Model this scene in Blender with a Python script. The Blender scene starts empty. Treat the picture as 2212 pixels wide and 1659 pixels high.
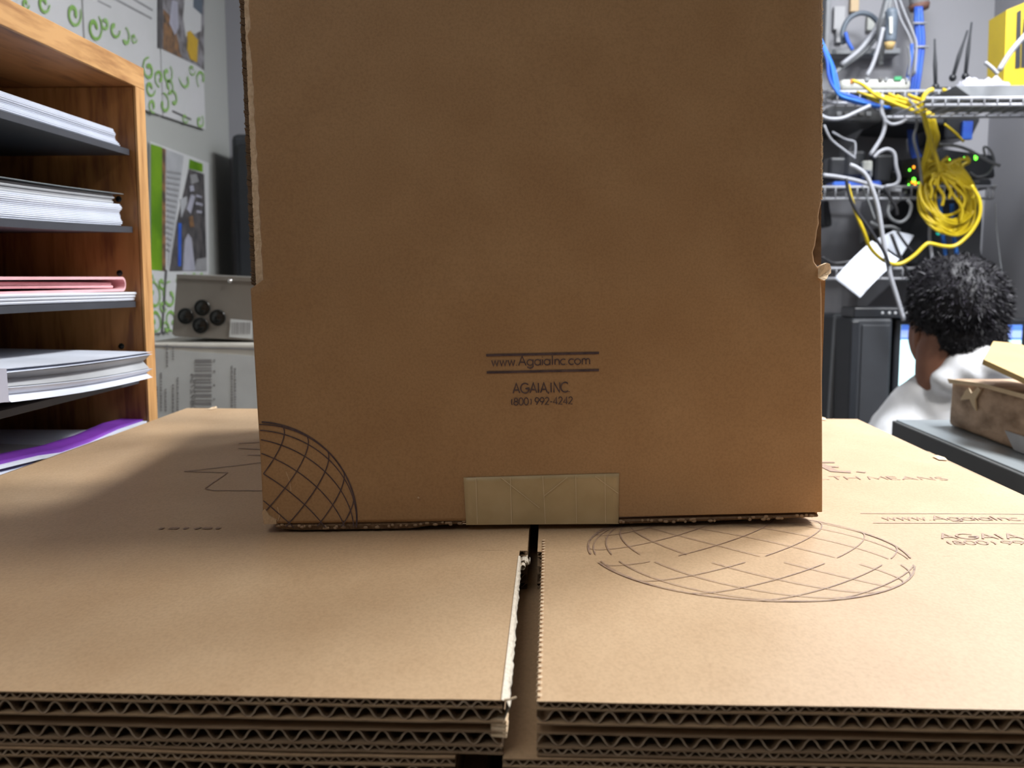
import bpy, bmesh, math, random
from mathutils import Vector, Matrix, Euler, noise
random.seed(7)
C = bpy.context.scene.collection
R = math.radians
# ------------------------------------------------------------------ camera
CAM = Vector((0, 0, 1.25))
CROT = Euler((R(90 - 6.3), 0, R(2.3)), 'XYZ')
cd = bpy.data.cameras.new('camera'); cam = bpy.data.objects.new('camera', cd); C.objects.link(cam)
cam.location = CAM; cam.rotation_euler = CROT
cd.sensor_width = 36.0; cd.sensor_fit = 'HORIZONTAL'; cd.lens = 2085 / 2212 * 36
cd.clip_start = 0.01; cd.clip_end = 50
cd.dof.use_dof = True; cd.dof.focus_distance = 0.475; cd.dof.aperture_fstop = 19.0
bpy.context.scene.camera = cam
# ------------------------------------------------------------------ world, exposure
w = bpy.data.worlds.new('world'); bpy.context.scene.world = w; w.use_nodes = True
w.node_tree.nodes['Background'].inputs[0].default_value = (0.8, 0.85, 1, 1)
w.node_tree.nodes['Background'].inputs[1].default_value = 0.05
vs = bpy.context.scene.view_settings
vs.view_transform = 'Standard'; vs.look = 'None'; vs.gamma = 1; vs.exposure = 0.0
vs.use_curve_mapping = False
def area(name, loc, size, power, col=(1, .98, .95), size_y=None, rot=(0, 0, 0)):
    l = bpy.data.lights.new(name, 'AREA'); l.energy = power; l.color = col
    l.shape = 'RECTANGLE'; l.size = size; l.size_y = size_y or size
    o = bpy.data.objects.new(name, l); C.objects.link(o); o.location = loc; o.rotation_euler = rot
    return o
area('ceiling_lamp_or_fill', (0.96, 0.70, 2.385), 0.26, 21, (1, .97, .91), 0.26)
area('ceiling_lamp_or_fill', (0.93, 1.30, 2.385), 0.26, 43, (.94, .97, 1), 0.50)
area('ceiling_lamp_or_fill', (0.72, 1.98, 2.385), 0.25, 9, (.93, .96, 1), 0.25)  # added lamp, there to brighten the white shirt
area('ceiling_lamp_or_fill', (-0.35, -0.6, 2.385), 0.5, .6, (.96, .97, 1), 0.9)  # added weak fill light for the carton front

# ------------------------------------------------------------------ measuring helpers
CM = CROT.to_matrix()
def ray(px, py): return CM @ Vector(((px - 1106) / 2085, (829.5 - py) / 2085, -1))
def at_y(px, py, Y): d = ray(px, py); return CAM + d * (Y / d.y)
def at_x(px, py, X): d = ray(px, py); return CAM + d * (X / d.x)
def at_z(px, py, Z): d = ray(px, py); return CAM + d * ((Z - CAM.z) / d.z)

# ------------------------------------------------------------------ materials
def mat(name, col, rough=.6, metal=0.0, col2=None, scale=8, bump=0.0, bscale=60, stretch=None, spec=.5, detail=4, coord='Object', emit=None, alpha=None, cuts=(.35, .65)):
    m = bpy.data.materials.new(name); m.use_nodes = True
    nt = m.node_tree; b = nt.nodes['Principled BSDF']
    b.inputs['Base Color'].default_value = (*col, 1); b.inputs['Roughness'].default_value = rough
    b.inputs['Metallic'].default_value = metal; b.inputs['Specular IOR Level'].default_value = spec
    tc = nt.nodes.new('ShaderNodeTexCoord'); mp = nt.nodes.new('ShaderNodeMapping')
    nt.links.new(tc.outputs[coord], mp.inputs[0])
    if stretch: mp.inputs['Scale'].default_value = stretch
    if col2 is None: col2 = tuple(c * .88 for c in col)
    n = nt.nodes.new('ShaderNodeTexNoise'); n.inputs['Scale'].default_value = scale; n.inputs['Detail'].default_value = detail
    r = nt.nodes.new('ShaderNodeValToRGB'); r.color_ramp.elements[0].position = cuts[0]; r.color_ramp.elements[1].position = cuts[1]
    r.color_ramp.elements[0].color = (*col2, 1); r.color_ramp.elements[1].color = (*col, 1)
    nt.links.new(mp.outputs[0], n.inputs['Vector']); nt.links.new(n.outputs[0], r.inputs[0]); nt.links.new(r.outputs[0], b.inputs['Base Color'])
    if bump:
        n2 = nt.nodes.new('ShaderNodeTexNoise'); n2.inputs['Scale'].default_value = bscale; n2.inputs['Detail'].default_value = 3
        bp = nt.nodes.new('ShaderNodeBump'); bp.inputs['Strength'].default_value = bump; bp.inputs['Distance'].default_value = .002
        nt.links.new(mp.outputs[0], n2.inputs['Vector']); nt.links.new(n2.outputs[0], bp.inputs['Height']); nt.links.new(bp.outputs[0], b.inputs['Normal'])
    if emit:
        b.inputs['Emission Color'].default_value = (*col, 1); b.inputs['Emission Strength'].default_value = emit
    return m
def kraft(name, c1, c2, dirn):
    """kraft liner: mottled fibres, fine specks, faint washboard from the flutes below"""
    m = bpy.data.materials.new(name); m.use_nodes = True; nt = m.node_tree; b = nt.nodes['Principled BSDF']
    b.inputs['Roughness'].default_value = .5; b.inputs['Specular IOR Level'].default_value = .5
    tc = nt.nodes.new('ShaderNodeTexCoord')
    def nz(scale, det, st=(1, 1, 1)):
        mp = nt.nodes.new('ShaderNodeMapping'); mp.inputs['Scale'].default_value = st
        n = nt.nodes.new('ShaderNodeTexNoise'); n.inputs['Scale'].default_value = scale; n.inputs['Detail'].default_value = det
        nt.links.new(tc.outputs['Object'], mp.inputs[0]); nt.links.new(mp.outputs[0], n.inputs['Vector']); return n
    a = nz(28, 5, dirn); f = nz(900, 2, dirn)
    mx = nt.nodes.new('ShaderNodeMix'); mx.data_type = 'RGBA'
    r = nt.nodes.new('ShaderNodeMapRange'); r.inputs[1].default_value = .3; r.inputs[2].default_value = .7
    nt.links.new(a.outputs[0], r.inputs[0]); nt.links.new(r.outputs[0], mx.inputs[0])
    mx.inputs[6].default_value = (*c2, 1); mx.inputs[7].default_value = (*c1, 1)
    mx2 = nt.nodes.new('ShaderNodeMix'); mx2.data_type = 'RGBA'; mx2.blend_type = 'MULTIPLY'; mx2.inputs[0].default_value = .55
    r2 = nt.nodes.new('ShaderNodeValToRGB'); r2.color_ramp.elements[0].position = .25; r2.color_ramp.elements[1].position = .62
    r2.color_ramp.elements[0].color = (.72, .68, .64, 1); r2.color_ramp.elements[1].color = (1, 1, 1, 1)
    nt.links.new(f.outputs[0], r2.inputs[0]); nt.links.new(mx.outputs[2], mx2.inputs[6]); nt.links.new(r2.outputs[0], mx2.inputs[7])
    nt.links.new(mx2.outputs[2], b.inputs['Base Color'])
    wv = nt.nodes.new('ShaderNodeTexWave'); wv.inputs['Scale'].default_value = 128 / 6.283 * 1.0; wv.inputs['Distortion'].default_value = .6
    nt.links.new(tc.outputs['Object'], wv.inputs['Vector'])
    ad = nt.nodes.new('ShaderNodeMath'); ad.operation = 'MULTIPLY_ADD'; ad.inputs[1].default_value = .10
    nt.links.new(wv.outputs['Fac'], ad.inputs[0]); nt.links.new(f.outputs[0], ad.inputs[2])
    bp = nt.nodes.new('ShaderNodeBump'); bp.inputs['Strength'].default_value = .08; bp.inputs['Distance'].default_value = .0006
    nt.links.new(ad.outputs[0], bp.inputs['Height']); nt.links.new(bp.outputs[0], b.inputs['Normal'])
    return m
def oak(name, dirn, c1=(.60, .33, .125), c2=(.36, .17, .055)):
    m = bpy.data.materials.new(name); m.use_nodes = True; nt = m.node_tree; b = nt.nodes['Principled BSDF']
    b.inputs['Roughness'].default_value = .42
    tc = nt.nodes.new('ShaderNodeTexCoord'); mp = nt.nodes.new('ShaderNodeMapping'); mp.inputs['Scale'].default_value = dirn
    nt.links.new(tc.outputs['Object'], mp.inputs[0])
    n = nt.nodes.new('ShaderNodeTexNoise'); n.inputs['Scale'].default_value = 14; n.inputs['Detail'].default_value = 8; n.inputs['Distortion'].default_value = .6
    n2 = nt.nodes.new('ShaderNodeTexNoise'); n2.inputs['Scale'].default_value = 60; n2.inputs['Detail'].default_value = 2
    r = nt.nodes.new('ShaderNodeValToRGB'); e = r.color_ramp.elements
    e[0].position = .34; e[0].color = (*c2, 1); e[1].position = .60; e[1].color = (*c1, 1)
    k = r.color_ramp.elements.new(.47); k.color = (c1[0] * .82, c1[1] * .78, c1[2] * .72, 1)
    mth = nt.nodes.new('ShaderNodeMath'); mth.operation = 'MULTIPLY_ADD'; mth.inputs[1].default_value = .35
    sub = nt.nodes.new('ShaderNodeMath'); sub.operation = 'SUBTRACT'; sub.inputs[1].default_value = .17
    nt.links.new(mp.outputs[0], n.inputs['Vector']); nt.links.new(mp.outputs[0], n2.inputs['Vector'])
    nt.links.new(n2.outputs[0], mth.inputs[0]); nt.links.new(n.outputs[0], mth.inputs[2]); nt.links.new(mth.outputs[0], sub.inputs[0])
    nt.links.new(sub.outputs[0], r.inputs[0]); nt.links.new(r.outputs[0], b.inputs['Base Color'])
    return m
CUT = 1
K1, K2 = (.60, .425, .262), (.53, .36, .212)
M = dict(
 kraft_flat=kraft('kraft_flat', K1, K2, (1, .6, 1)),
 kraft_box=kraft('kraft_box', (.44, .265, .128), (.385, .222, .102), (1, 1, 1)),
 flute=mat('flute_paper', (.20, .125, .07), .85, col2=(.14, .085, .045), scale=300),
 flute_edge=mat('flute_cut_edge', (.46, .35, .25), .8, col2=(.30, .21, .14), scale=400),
 cut_edge_shade=mat('cut_edge_shade', (.26, .17, .10), .85, col2=(.18, .11, .06), scale=200),  # liner kraft at the cut, darkened to paint in shade along the front
 liner_in_shade=mat('liner_inner_shaded', (.34, .23, .14), .8, scale=120),  # darkened kraft, shade of the gap between panels put into the colour
 torn=mat('torn_paper', (.86, .68, .48), .85, col2=(.70, .52, .33), scale=400, bump=.4, bscale=700),
 torn_white=mat('torn_white_paper', (.78, .70, .58), .85, scale=400, bump=.4, bscale=500),
 ink=mat('print_ink', (.055, .035, .045), .6, scale=300, col2=(.11, .07, .07)),
 ink_faint=mat('print_ink_worn', (.30, .20, .17), .6, scale=500, col2=(.42, .29, .19)),
 tape=mat('paper_tape', (.50, .385, .215), .38, scale=90, col2=(.45, .34, .18)),
 tape_thread=mat('tape_thread', (.66, .54, .34), .5, scale=90),
 oak_y=oak('oak_along', (6, .7, 6)), oak_z_shade=oak('oak_upright_shaded', (5, 5, .6), (.42, .19, .058), (.21, .08, .028)),  # upright oak is darkened, the compartments' shade is in its colour
 oak_in_shade=oak('oak_inside_shaded', (6, .7, 6), (.36, .155, .05), (.18, .07, .025)),  # same oak darkened to hold the shade under the top board
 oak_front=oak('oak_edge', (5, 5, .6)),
 shelf=mat('charcoal_shelf', (.045, .048, .06), .5, scale=40),
 paper=mat('white_paper', (.72, .76, .86), .7, scale=30, col2=(.66, .70, .80)),
 paper_grey=mat('grey_paper', (.42, .43, .45), .6, scale=30),
 paper_pink=mat('pink_paper', (.80, .46, .50), .7, scale=40, col2=(.72, .40, .43)),
 purple=mat('purple_card', (.22, .045, .42), .4, scale=20, col2=(.13, .03, .30)),
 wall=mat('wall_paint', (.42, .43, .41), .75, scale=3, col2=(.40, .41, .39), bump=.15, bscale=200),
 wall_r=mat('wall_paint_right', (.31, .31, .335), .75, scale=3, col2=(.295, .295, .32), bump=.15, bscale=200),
 ceil=mat('ceiling_white', (.42, .42, .41), .9, scale=30, bump=.3),
 floor=mat('floor_vinyl', (.25, .23, .21), .5, scale=8),
 poster=mat('poster_white', (.62, .62, .63), .5, scale=6, col2=(.58, .59, .59)),
 green=mat('poster_green', (.22, .42, .08), .5, scale=15, col2=(.30, .50, .18)),
 green_faint=mat('poster_green_faint', (.38, .50, .30), .5, scale=30),
 lime=mat('poster_lime', (.25, .45, .02), .45, scale=5, col2=(.09, .22, .01)),
 photo_dark=mat('photo_dark', (.035, .035, .04), .45, scale=35, col2=(.14, .13, .13), cuts=(.25, .75)),
 photo_mid=mat('photo_mid', (.30, .29, .31), .45, scale=40, col2=(.10, .09, .09)),
 photo_brown=mat('photo_brown', (.30, .16, .07), .45, scale=50, col2=(.08, .06, .05)),
 photo_pale=mat('photo_pale', (.42, .42, .50), .45, scale=30),
 photo_yellow=mat('photo_yellow', (.60, .38, .03), .45, scale=30),
 grey_ink=mat('grey_ink', (.30, .30, .31), .6, scale=40),
 bluegrey=mat('photo_bluegrey', (.12, .15, .19), .5, scale=60),
 metal_grey=mat('grey_metal', (.30, .285, .26), .35, .35, scale=15, bump=.05),
 chrome=mat('chrome', (.8, .8, .8), .15, 1),
 black=mat('black_plastic', (.018, .02, .025), .35, scale=30),
 blackm=mat('black_matte', (.03, .033, .04), .6, scale=30),
 rubber=mat('black_rubber', (.01, .012, .012), .12, scale=30),
 carton=mat('cream_carton', (.52, .50, .45), .6, scale=20),
 label=mat('white_label', (.64, .67, .68), .45, scale=20),
 cab_side=mat('cabinet_side', (.075, .078, .078), .45, .1, scale=20),
 cab_top=mat('cabinet_top', (.26, .29, .31), .3, .1, scale=20),
 worn=mat('worn_cardboard', (.44, .30, .20), .7, scale=7, col2=(.20, .12, .065), stretch=(1, 3, 8), bump=.5, bscale=40, cuts=(.35, .62)),
 worn_light=mat('worn_cardboard_patch', (.60, .45, .28), .7, scale=30),
 tan=mat('tan_cardboard', (.46, .32, .13), .7, scale=20),
 wire=mat('white_wire', (.42, .43, .47), .4, scale=20),
 wcable=mat('white_cable', (.36, .37, .41), .45, scale=20),
 gcable=mat('grey_cable', (.21, .22, .235), .5, scale=20),
 ycable=mat('yellow_cable', (.66, .49, .015), .4, scale=20, col2=(.56, .41, .01)),
 bcable=mat('blue_cable', (.03, .09, .52), .4, scale=20, col2=(.04, .15, .60)),
 bcable2=mat('light_blue_cable', (.03, .20, .72), .4, scale=20),
 kcable=mat('black_cable', (.02, .02, .025), .45, scale=20),
 modem=mat('white_modem', (.50, .51, .48), .4, scale=10),
 port=mat('dark_port', (.08, .08, .08), .5), portg=mat('green_port', (.03, .30, .12), .5), porto=mat('orange_port', (.8, .3, .05), .5),
 yellow=mat('yellow_plastic', (.62, .45, .01), .4, scale=10),
 led_g=mat('led_green', (.15, 1, .05), .5, emit=3), led_o=mat('led_orange', (1, .35, .02), .5, emit=2.2), led_t=mat('led_teal', (.02, .6, .5), .5, emit=.5),
 screen=mat('screen_glow', (.62, .95, 1.0), .5, col2=(.60, .93, 1.0), emit=1.0), screen_b=mat('screen_blue', (.08, .20, .72), .5, emit=.8), screen_p=mat('screen_pale_blue', (.30, .42, .95), .5, emit=.8),
 skin=mat('skin', (.30, .135, .08), .5, scale=30, col2=(.26, .11, .065)),
 hair=mat('black_hair', (.010, .009, .012), .55, spec=.3, scale=60), hair2=mat('black_hair_sheen', (.028, .024, .034), .5, spec=.3, scale=60),
 shirt=mat('white_shirt', (.85, .86, .90), .8, scale=20, bump=.1),
 trousers=mat('dark_trousers', (.03, .035, .06), .8),
 table=mat('table_laminate', (.35, .33, .30), .5, scale=20),
 pipe=mat('grey_pipe', (.40, .40, .42), .5), brown=mat('pipe_mouth', (.16, .08, .06), .6),
 bag=mat('clear_crinkled_plastic', (.40, .40, .46), .2, scale=30, bump=.8, bscale=90),
 lamp=mat('lamp_diffuser', (1, .98, .95), .5, emit=3.0),
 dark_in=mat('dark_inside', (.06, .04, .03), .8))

# ------------------------------------------------------------------ mesh builder
class MB:
    def __init__(s): s.v = []; s.f = []; s.sm = []; s.edge = set()
    def add(s, vs, fs, smooth=False):
        n = len(s.v); s.v += [Vector(p) for p in vs]; s.f += [tuple(i + n for i in f) for f in fs]; s.sm += [smooth] * len(fs); return s
    def box(s, x0, x1, y0, y1, z0, z1, T=None):
        p = [Vector((x, y, z)) for z in (z0, z1) for y in (y0, y1) for x in (x0, x1)]
        if T: p = [T @ q for q in p]
        return s.add(p, [(0, 2, 3, 1), (4, 5, 7, 6), (0, 1, 5, 4), (2, 6, 7, 3), (0, 4, 6, 2), (1, 3, 7, 5)])
    def rbox(s, x0, x1, y0, y1, z0, z1, r=.003, T=None, seg=2):
        bm = bmesh.new(); bmesh.ops.create_cube(bm, size=1)
        for q in bm.verts: q.co = Vector(((x0 + x1) / 2 + q.co.x * (x1 - x0), (y0 + y1) / 2 + q.co.y * (y1 - y0), (z0 + z1) / 2 + q.co.z * (z1 - z0)))
        r = min(r, .45 * min(x1 - x0, y1 - y0, z1 - z0))
        bmesh.ops.bevel(bm, geom=bm.edges[:], offset=r, segments=seg, affect='EDGES', profile=.5)
        bm.verts.ensure_lookup_table(); bm.verts.index_update()
        vs = [(T @ q.co) if T else q.co.copy() for q in bm.verts]; fs = [tuple(q.index for q in f.verts) for f in bm.faces]; bm.free()
        return s.add(vs, fs, False)
    def prism(s, pts, off):
        """closed polygon of 3d points extruded by vector off"""
        n = len(pts); pts = [Vector(p) for p in pts]; off = Vector(off)
        return s.add(pts + [p + off for p in pts], [tuple(range(n - 1, -1, -1)), tuple(range(n, 2 * n))] + [(i, (i + 1) % n, n + (i + 1) % n, n + i) for i in range(n)])
    def tube(s, pts, r, seg=8, cap=True, smooth=True):
        pts = [Vector(p) for p in pts]; n = len(pts); rs = r if isinstance(r, (list, tuple)) else [r] * n
        t0 = (pts[1] - pts[0]).normalized(); up = Vector((0, 0, 1)) if abs(t0.z) < .9 else Vector((1, 0, 0))
        a = t0.cross(up).normalized(); vs = []
        for i, p in enumerate(pts):
            t = (pts[min(i + 1, n - 1)] - pts[max(i - 1, 0)]).normalized()
            a = (a - t * a.dot(t)); a = a.normalized() if a.length > 1e-6 else t.orthogonal().normalized(); b = t.cross(a)
            for k in range(seg):
                q = 2 * math.pi * k / seg; vs.append(p + (a * math.cos(q) + b * math.sin(q)) * rs[i])
        fs = [(i * seg + k, i * seg + (k + 1) % seg, (i + 1) * seg + (k + 1) % seg, (i + 1) * seg + k) for i in range(n - 1) for k in range(seg)]
        if cap: fs += [tuple(range(seg - 1, -1, -1)), tuple(range((n - 1) * seg, n * seg))]
        return s.add(vs, fs, smooth)
    def lathe(s, prof, T, seg=24):
        """profile [(r, h)] turned about local z of T"""
        n = len(prof); vs = []
        for (r, h) in prof:
            for k in range(seg):
                q = 2 * math.pi * k / seg; vs.append(T @ Vector((r * math.cos(q), r * math.sin(q), h)))
        fs = [(i * seg + k, i * seg + (k + 1) % seg, (i + 1) * seg + (k + 1) % seg, (i + 1) * seg + k) for i in range(n - 1) for k in range(seg)]
        fs += [tuple(range(seg - 1, -1, -1)), tuple(range((n - 1) * seg, n * seg))]
        return s.add(vs, fs, True)
    def ball(s, c, r, seg=12, ring=8, T=None):
        c = Vector(c); r = Vector((r, r, r)) if isinstance(r, (int, float)) else Vector(r); vs = []
        for i in range(ring + 1):
            th = math.pi * i / ring
            for k in range(seg):
                q = 2 * math.pi * k / seg; p = Vector((r.x * math.sin(th) * math.cos(q), r.y * math.sin(th) * math.sin(q), r.z * math.cos(th)))
                vs.append(c + (T @ p if T else p))
        fs = [(i * seg + k, (i + 1) * seg + k, (i + 1) * seg + (k + 1) % seg, i * seg + (k + 1) % seg) for i in range(ring) for k in range(seg)]
        return s.add(vs, fs, True)
def curve(pts, n=6):
    pts = [Vector(p) for p in pts]
    if len(pts) < 3: return pts
    P = [pts[0] * 2 - pts[1]] + pts + [pts[-1] * 2 - pts[-2]]; out = []
    for i in range(1, len(P) - 2):
        for k in range(n):
            t = k / n; a, b, c, d = P[i - 1], P[i], P[i + 1], P[i + 2]
            out.append(.5 * ((2 * b) + (c - a) * t + (2 * a - 5 * b + 4 * c - d) * t * t + (3 * b - a - 3 * c + d) * t ** 3))
    return out + [pts[-1]]
WM = {}
def build(name, mb, m, parent=None, origin=None, m2=None):
    me = bpy.data.meshes.new(name)
    if parent is not None: inv = WM[parent.name].inverted(); vs = [inv @ p for p in mb.v]; W = None
    else:
        if origin is None:
            xs = [p.x for p in mb.v]; ys = [p.y for p in mb.v]; zs = [p.z for p in mb.v]
            origin = Vector(((min(xs) + max(xs)) / 2, (min(ys) + max(ys)) / 2, min(zs)))
        W = Matrix.Translation(origin); inv = W.inverted(); vs = [inv @ p for p in mb.v]
    me.from_pydata(vs, [], mb.f); me.polygons.foreach_set('use_smooth', mb.sm)
    if m2:
        for i in mb.edge: me.polygons[i].material_index = 1
    bm = bmesh.new(); bm.from_mesh(me); bmesh.ops.remove_doubles(bm, verts=bm.verts, dist=1e-6) if len(mb.v) < 4000 else None
    bmesh.ops.recalc_face_normals(bm, faces=bm.faces) if len(mb.v) < 60000 else None
    bm.to_mesh(me); bm.free(); me.update()
    me.materials.append(M[m] if isinstance(m, str) else m)
    if m2: me.materials.append(M[m2])
    o = bpy.data.objects.new(name, me); C.objects.link(o)
    if parent is not None: o.parent = parent; WM[o.name] = WM[parent.name].copy()
    else: o.location = origin; WM[o.name] = W
    return o
def tag(o, label, cat, group=None, kind=None):
    o['label'] = label; o['category'] = cat
    if group: o['group'] = group
    if kind: o['kind'] = kind
    return o
def thing(name, loc, label, cat, group=None, rz=0):
    o = bpy.data.objects.new(name, None); C.objects.link(o); o.location = loc; o.rotation_euler = (0, 0, rz)
    o.empty_display_size = .02
    WM[o.name] = Matrix.Translation(Vector(loc)) @ Matrix.Rotation(rz, 4, 'Z'); return tag(o, label, cat, group)
def struct(name, mb, m, parent=None):
    o = build(name, mb, m, parent)
    if parent is None: o['kind'] = 'structure'
    return o
def stuff(o): o['kind'] = 'stuff'; return o

# ------------------------------------------------------------------ flat print: strokes as thin ribbons of ink
def arc(cx, cy, rx, ry, a0, a1, n=14): return [(cx + rx * math.cos(R(a0 + (a1 - a0) * i / n)), cy + ry * math.sin(R(a0 + (a1 - a0) * i / n))) for i in range(n + 1)]
G = {
 'w': (.82, [[(0, .6), (.17, 0), (.34, .58), (.51, 0), (.68, .6)]]), '.': (.24, [[(.03, 0), (.03, .07)]]), ',': (.24, [[(.06, .08), (.0, -.14)]]),
 'A': (.86, [[(0, 0), (.37, 1), (.74, 0)], [(.13, .33), (.61, .33)]]), 'a': (.76, [arc(.3, .3, .3, .3, 0, 360), [(.6, .62), (.6, 0)]]),
 'g': (.76, [arc(.3, .3, .3, .3, 0, 360), [(.6, .62), (.6, -.1)] + arc(.32, -.1, .28, .2, 0, -170, 8)]),
 'i': (.2, [[(.03, 0), (.03, .6)], [(.03, .82), (.03, .89)]]), 'I': (.32, [[(.08, 0), (.08, 1)]]),
 'n': (.58, [[(.03, 0), (.03, .6)], arc(.24, .38, .21, .22, 180, 0, 8) + [(.45, 0)]]), 'c': (.6, [arc(.3, .3, .3, .3, 48, 312)]), 'o': (.74, [arc(.3, .3, .3, .3, 0, 360)]),
 'm': (.98, [[(.03, 0), (.03, .6)], arc(.22, .4, .19, .2, 180, 0, 8) + [(.41, 0)], arc(.6, .4, .19, .2, 180, 0, 8) + [(.79, 0)]]),
 'G': (1.04, [arc(.48, .5, .48, .5, 42, 345, 20) + [(.94, .45), (.52, .45)]]), 'N': (.86, [[(.08, 0), (.08, 1), (.72, 0), (.72, 1)]]), 'C': (.9, [arc(.48, .5, .48, .5, 48, 312, 20)]),
 '(': (.34, [arc(.35, .45, .3, .62, 140, 220, 8)]), ')': (.42, [arc(-.05, .45, .3, .62, 40, -40, 8)]), ' ': (.3, []),
 '8': (.66, [arc(.28, .74, .2, .24, 0, 360), arc(.28, .26, .27, .25, 0, 360)]), '0': (.68, [arc(.28, .5, .27, .5, 0, 360, 20)]), '9': (.66, [arc(.28, .68, .27, .3, 0, 360), [(.53, .58), (.2, 0)]]),
 '2': (.64, [arc(.27, .73, .23, .25, 165, -25, 10) + [(.02, 0), (.52, 0)]]), '-': (.42, [[(.04, .36), (.3, .36)]]), '4': (.68, [[(.42, 0), (.42, 1), (.02, .24), (.56, .24)]]),
 'L': (.6, [[(.06, 1), (.06, 0), (.45, 0)]]), 'T': (.7, [[(0, 1), (.6, 1)], [(.3, 1), (.3, 0)]]), 'H': (.84, [[(.06, 0), (.06, 1)], [(.68, 0), (.68, 1)], [(.06, .52), (.68, .52)]]),
 'M': (1.0, [[(0, 0), (.14, 1), (.45, .2), (.76, 1), (.9, 0)]]), 'E': (.62, [[(.5, 1), (.06, 1), (.06, 0), (.5, 0)], [(.06, .52), (.45, .52)]]), 'S': (.6, [arc(.26, .75, .2, .24, 40, 270, 8) + arc(.26, .27, .24, .25, 90, -140, 8)]),
 '1': (.4, [[(.05, .8), (.2, 1), (.2, 0)]]), '7': (.6, [[(0, 1), (.5, 1), (.15, 0)]]), '5': (.6, [[(.45, 1), (.12, 1), (.08, .6)] + arc(.24, .32, .25, .3, 110, -150, 10)]), '#': (.8, [[(.2, 0), (.3, 1)], [(.5, 0), (.6, 1)], [(.05, .35), (.7, .35)], [(.1, .68), (.75, .68)]]),
}
def ribbon(mb, pts, wd, P, th=.00012):
    """pts 2d polyline; P maps (u, v, h) to 3d; thin ribbon of ink with real edges"""
    pts = [Vector(p) for p in pts]; n = len(pts); L = []; Rr = []
    for i, p in enumerate(pts):
        a = pts[max(i - 1, 0)]; b = pts[min(i + 1, n - 1)]
        if (b - a).length < 1e-9: b = a + Vector((1e-4, 0))
        t = (b - a).normalized(); nn = Vector((-t.y, t.x)); sc = 1
        if 0 < i < n - 1:
            t1 = (p - a).normalized(); c = max(.45, abs(Vector((-t1.y, t1.x)).dot(nn))); sc = 1 / c
        L.append(p + nn * wd / 2 * sc); Rr.append(p - nn * wd / 2 * sc)
    vs = [P(q.x, q.y, th) for q in L] + [P(q.x, q.y, th) for q in Rr]
    mb.add(vs, [(i, n + i, n + i + 1, i + 1) for i in range(n - 1)])
def write(mb, s, u0, v0, u1, v1, cap, wd, P):
    tot = sum(G[c][0] for c in s); d = Vector((u1 - u0, v1 - v0)); L = d.length; d.normalize(); nn = Vector((-d.y, d.x)); x = 0
    for c in s:
        adv, st = G[c]
        for pl in st:
            ribbon(mb, [Vector((u0, v0)) + d * ((x + p[0]) * L / tot) + nn * p[1] * cap for p in pl], wd, P)
        x += adv
def globe(mb, cu, cv, r, wd, P, ok, axis_deg=135, tilt=15, step=15, off=4):
    """visible half of a wire globe drawn flat, its axis leaning towards the viewer"""
    ax = Vector((math.cos(R(axis_deg)) * math.cos(R(tilt)), math.sin(R(axis_deg)) * math.cos(R(tilt)), math.sin(R(tilt))))
    e1 = (Vector((0, 0, 1)) - ax * ax.z).normalized(); e2 = e1.cross(ax)
    lines = [[Vector((math.cos(R(a)), math.sin(R(a)), .01)) for a in range(0, 361, 2)]]
    for lon in range(0, 360, step):
        lines.append([(e1 * math.cos(R(lon + off)) + e2 * math.sin(R(lon + off))) * math.cos(R(la)) + ax * math.sin(R(la)) for la in range(-84, 85, 2)])
    for la in range(-75, 90, step):
        lines.append([(e1 * math.cos(R(lo)) + e2 * math.sin(R(lo))) * math.cos(R(la)) + ax * math.sin(R(la)) for lo in range(0, 361, 2)])
    for k, ln in enumerate(lines):
        seg = []
        for p in ln + [None]:
            if p is not None and p.z >= -.001 and ok(cu + r * p.x, cv + r * p.y): seg.append((cu + r * p.x, cv + r * p.y))
            else:
                if len(seg) > 1: ribbon(mb, seg, wd * (1.5 if k == 0 else 1), P)
                seg = []
# ================================================================== the room
XL, XR, YB, YF, ZC = -.90, 1.18, 2.72, -3.6, 2.4
def wallbox(name, *a, m='wall'): return struct(name, MB().box(*a), m)
wallbox('floor', XL - .1, XR + .1, YF - .1, YB + .1, -.1, 0, m='floor')
wallbox('ceiling', XL - .1, XR + .1, YF - .1, YB + .1, ZC, ZC + .1, m='ceil')
wallbox('wall_left', XL - .1, XL, YF, YB, 0, ZC)
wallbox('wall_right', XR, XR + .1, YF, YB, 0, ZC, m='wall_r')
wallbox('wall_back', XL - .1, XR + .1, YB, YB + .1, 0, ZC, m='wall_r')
wallbox('wall_front', XL - .1, XR + .1, YF - .1, YF, 0, ZC)
struct('baseboard_left', MB().box(XL, XL + .012, YF, YB, 0, .09), 'blackm')
struct('baseboard_right', MB().box(XR - .012, XR, YF, YB, 0, .09), 'blackm')
for (x, y, sx, sy, lab) in ((.96, .70, .30, .30, 'square ceiling light above the right side of the box stack'), (.93, 1.30, .30, .54, 'ceiling light behind the carton, towards the right wall'), (.72, 1.98, .29, .29, 'added small square ceiling light above the seated person, brightens the shirt'), (-.35, -.6, .55, .95, 'added large fill light behind the viewpoint')):
    t = thing('ceiling_light_or_fill', (x, y, ZC - .006), lab, 'light')  # last two fittings are added, for the shirt and as fill
    build('frame', MB().box(x - sx / 2, x + sx / 2, y - sy / 2, y + sy / 2, ZC - .006, ZC - .001), 'wall', t)
    build('diffuser', MB().box(x - sx / 2 + .015, x + sx / 2 - .015, y - sy / 2 + .015, y + sy / 2 - .015, ZC - .009, ZC - .006), 'lamp', t)

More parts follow.
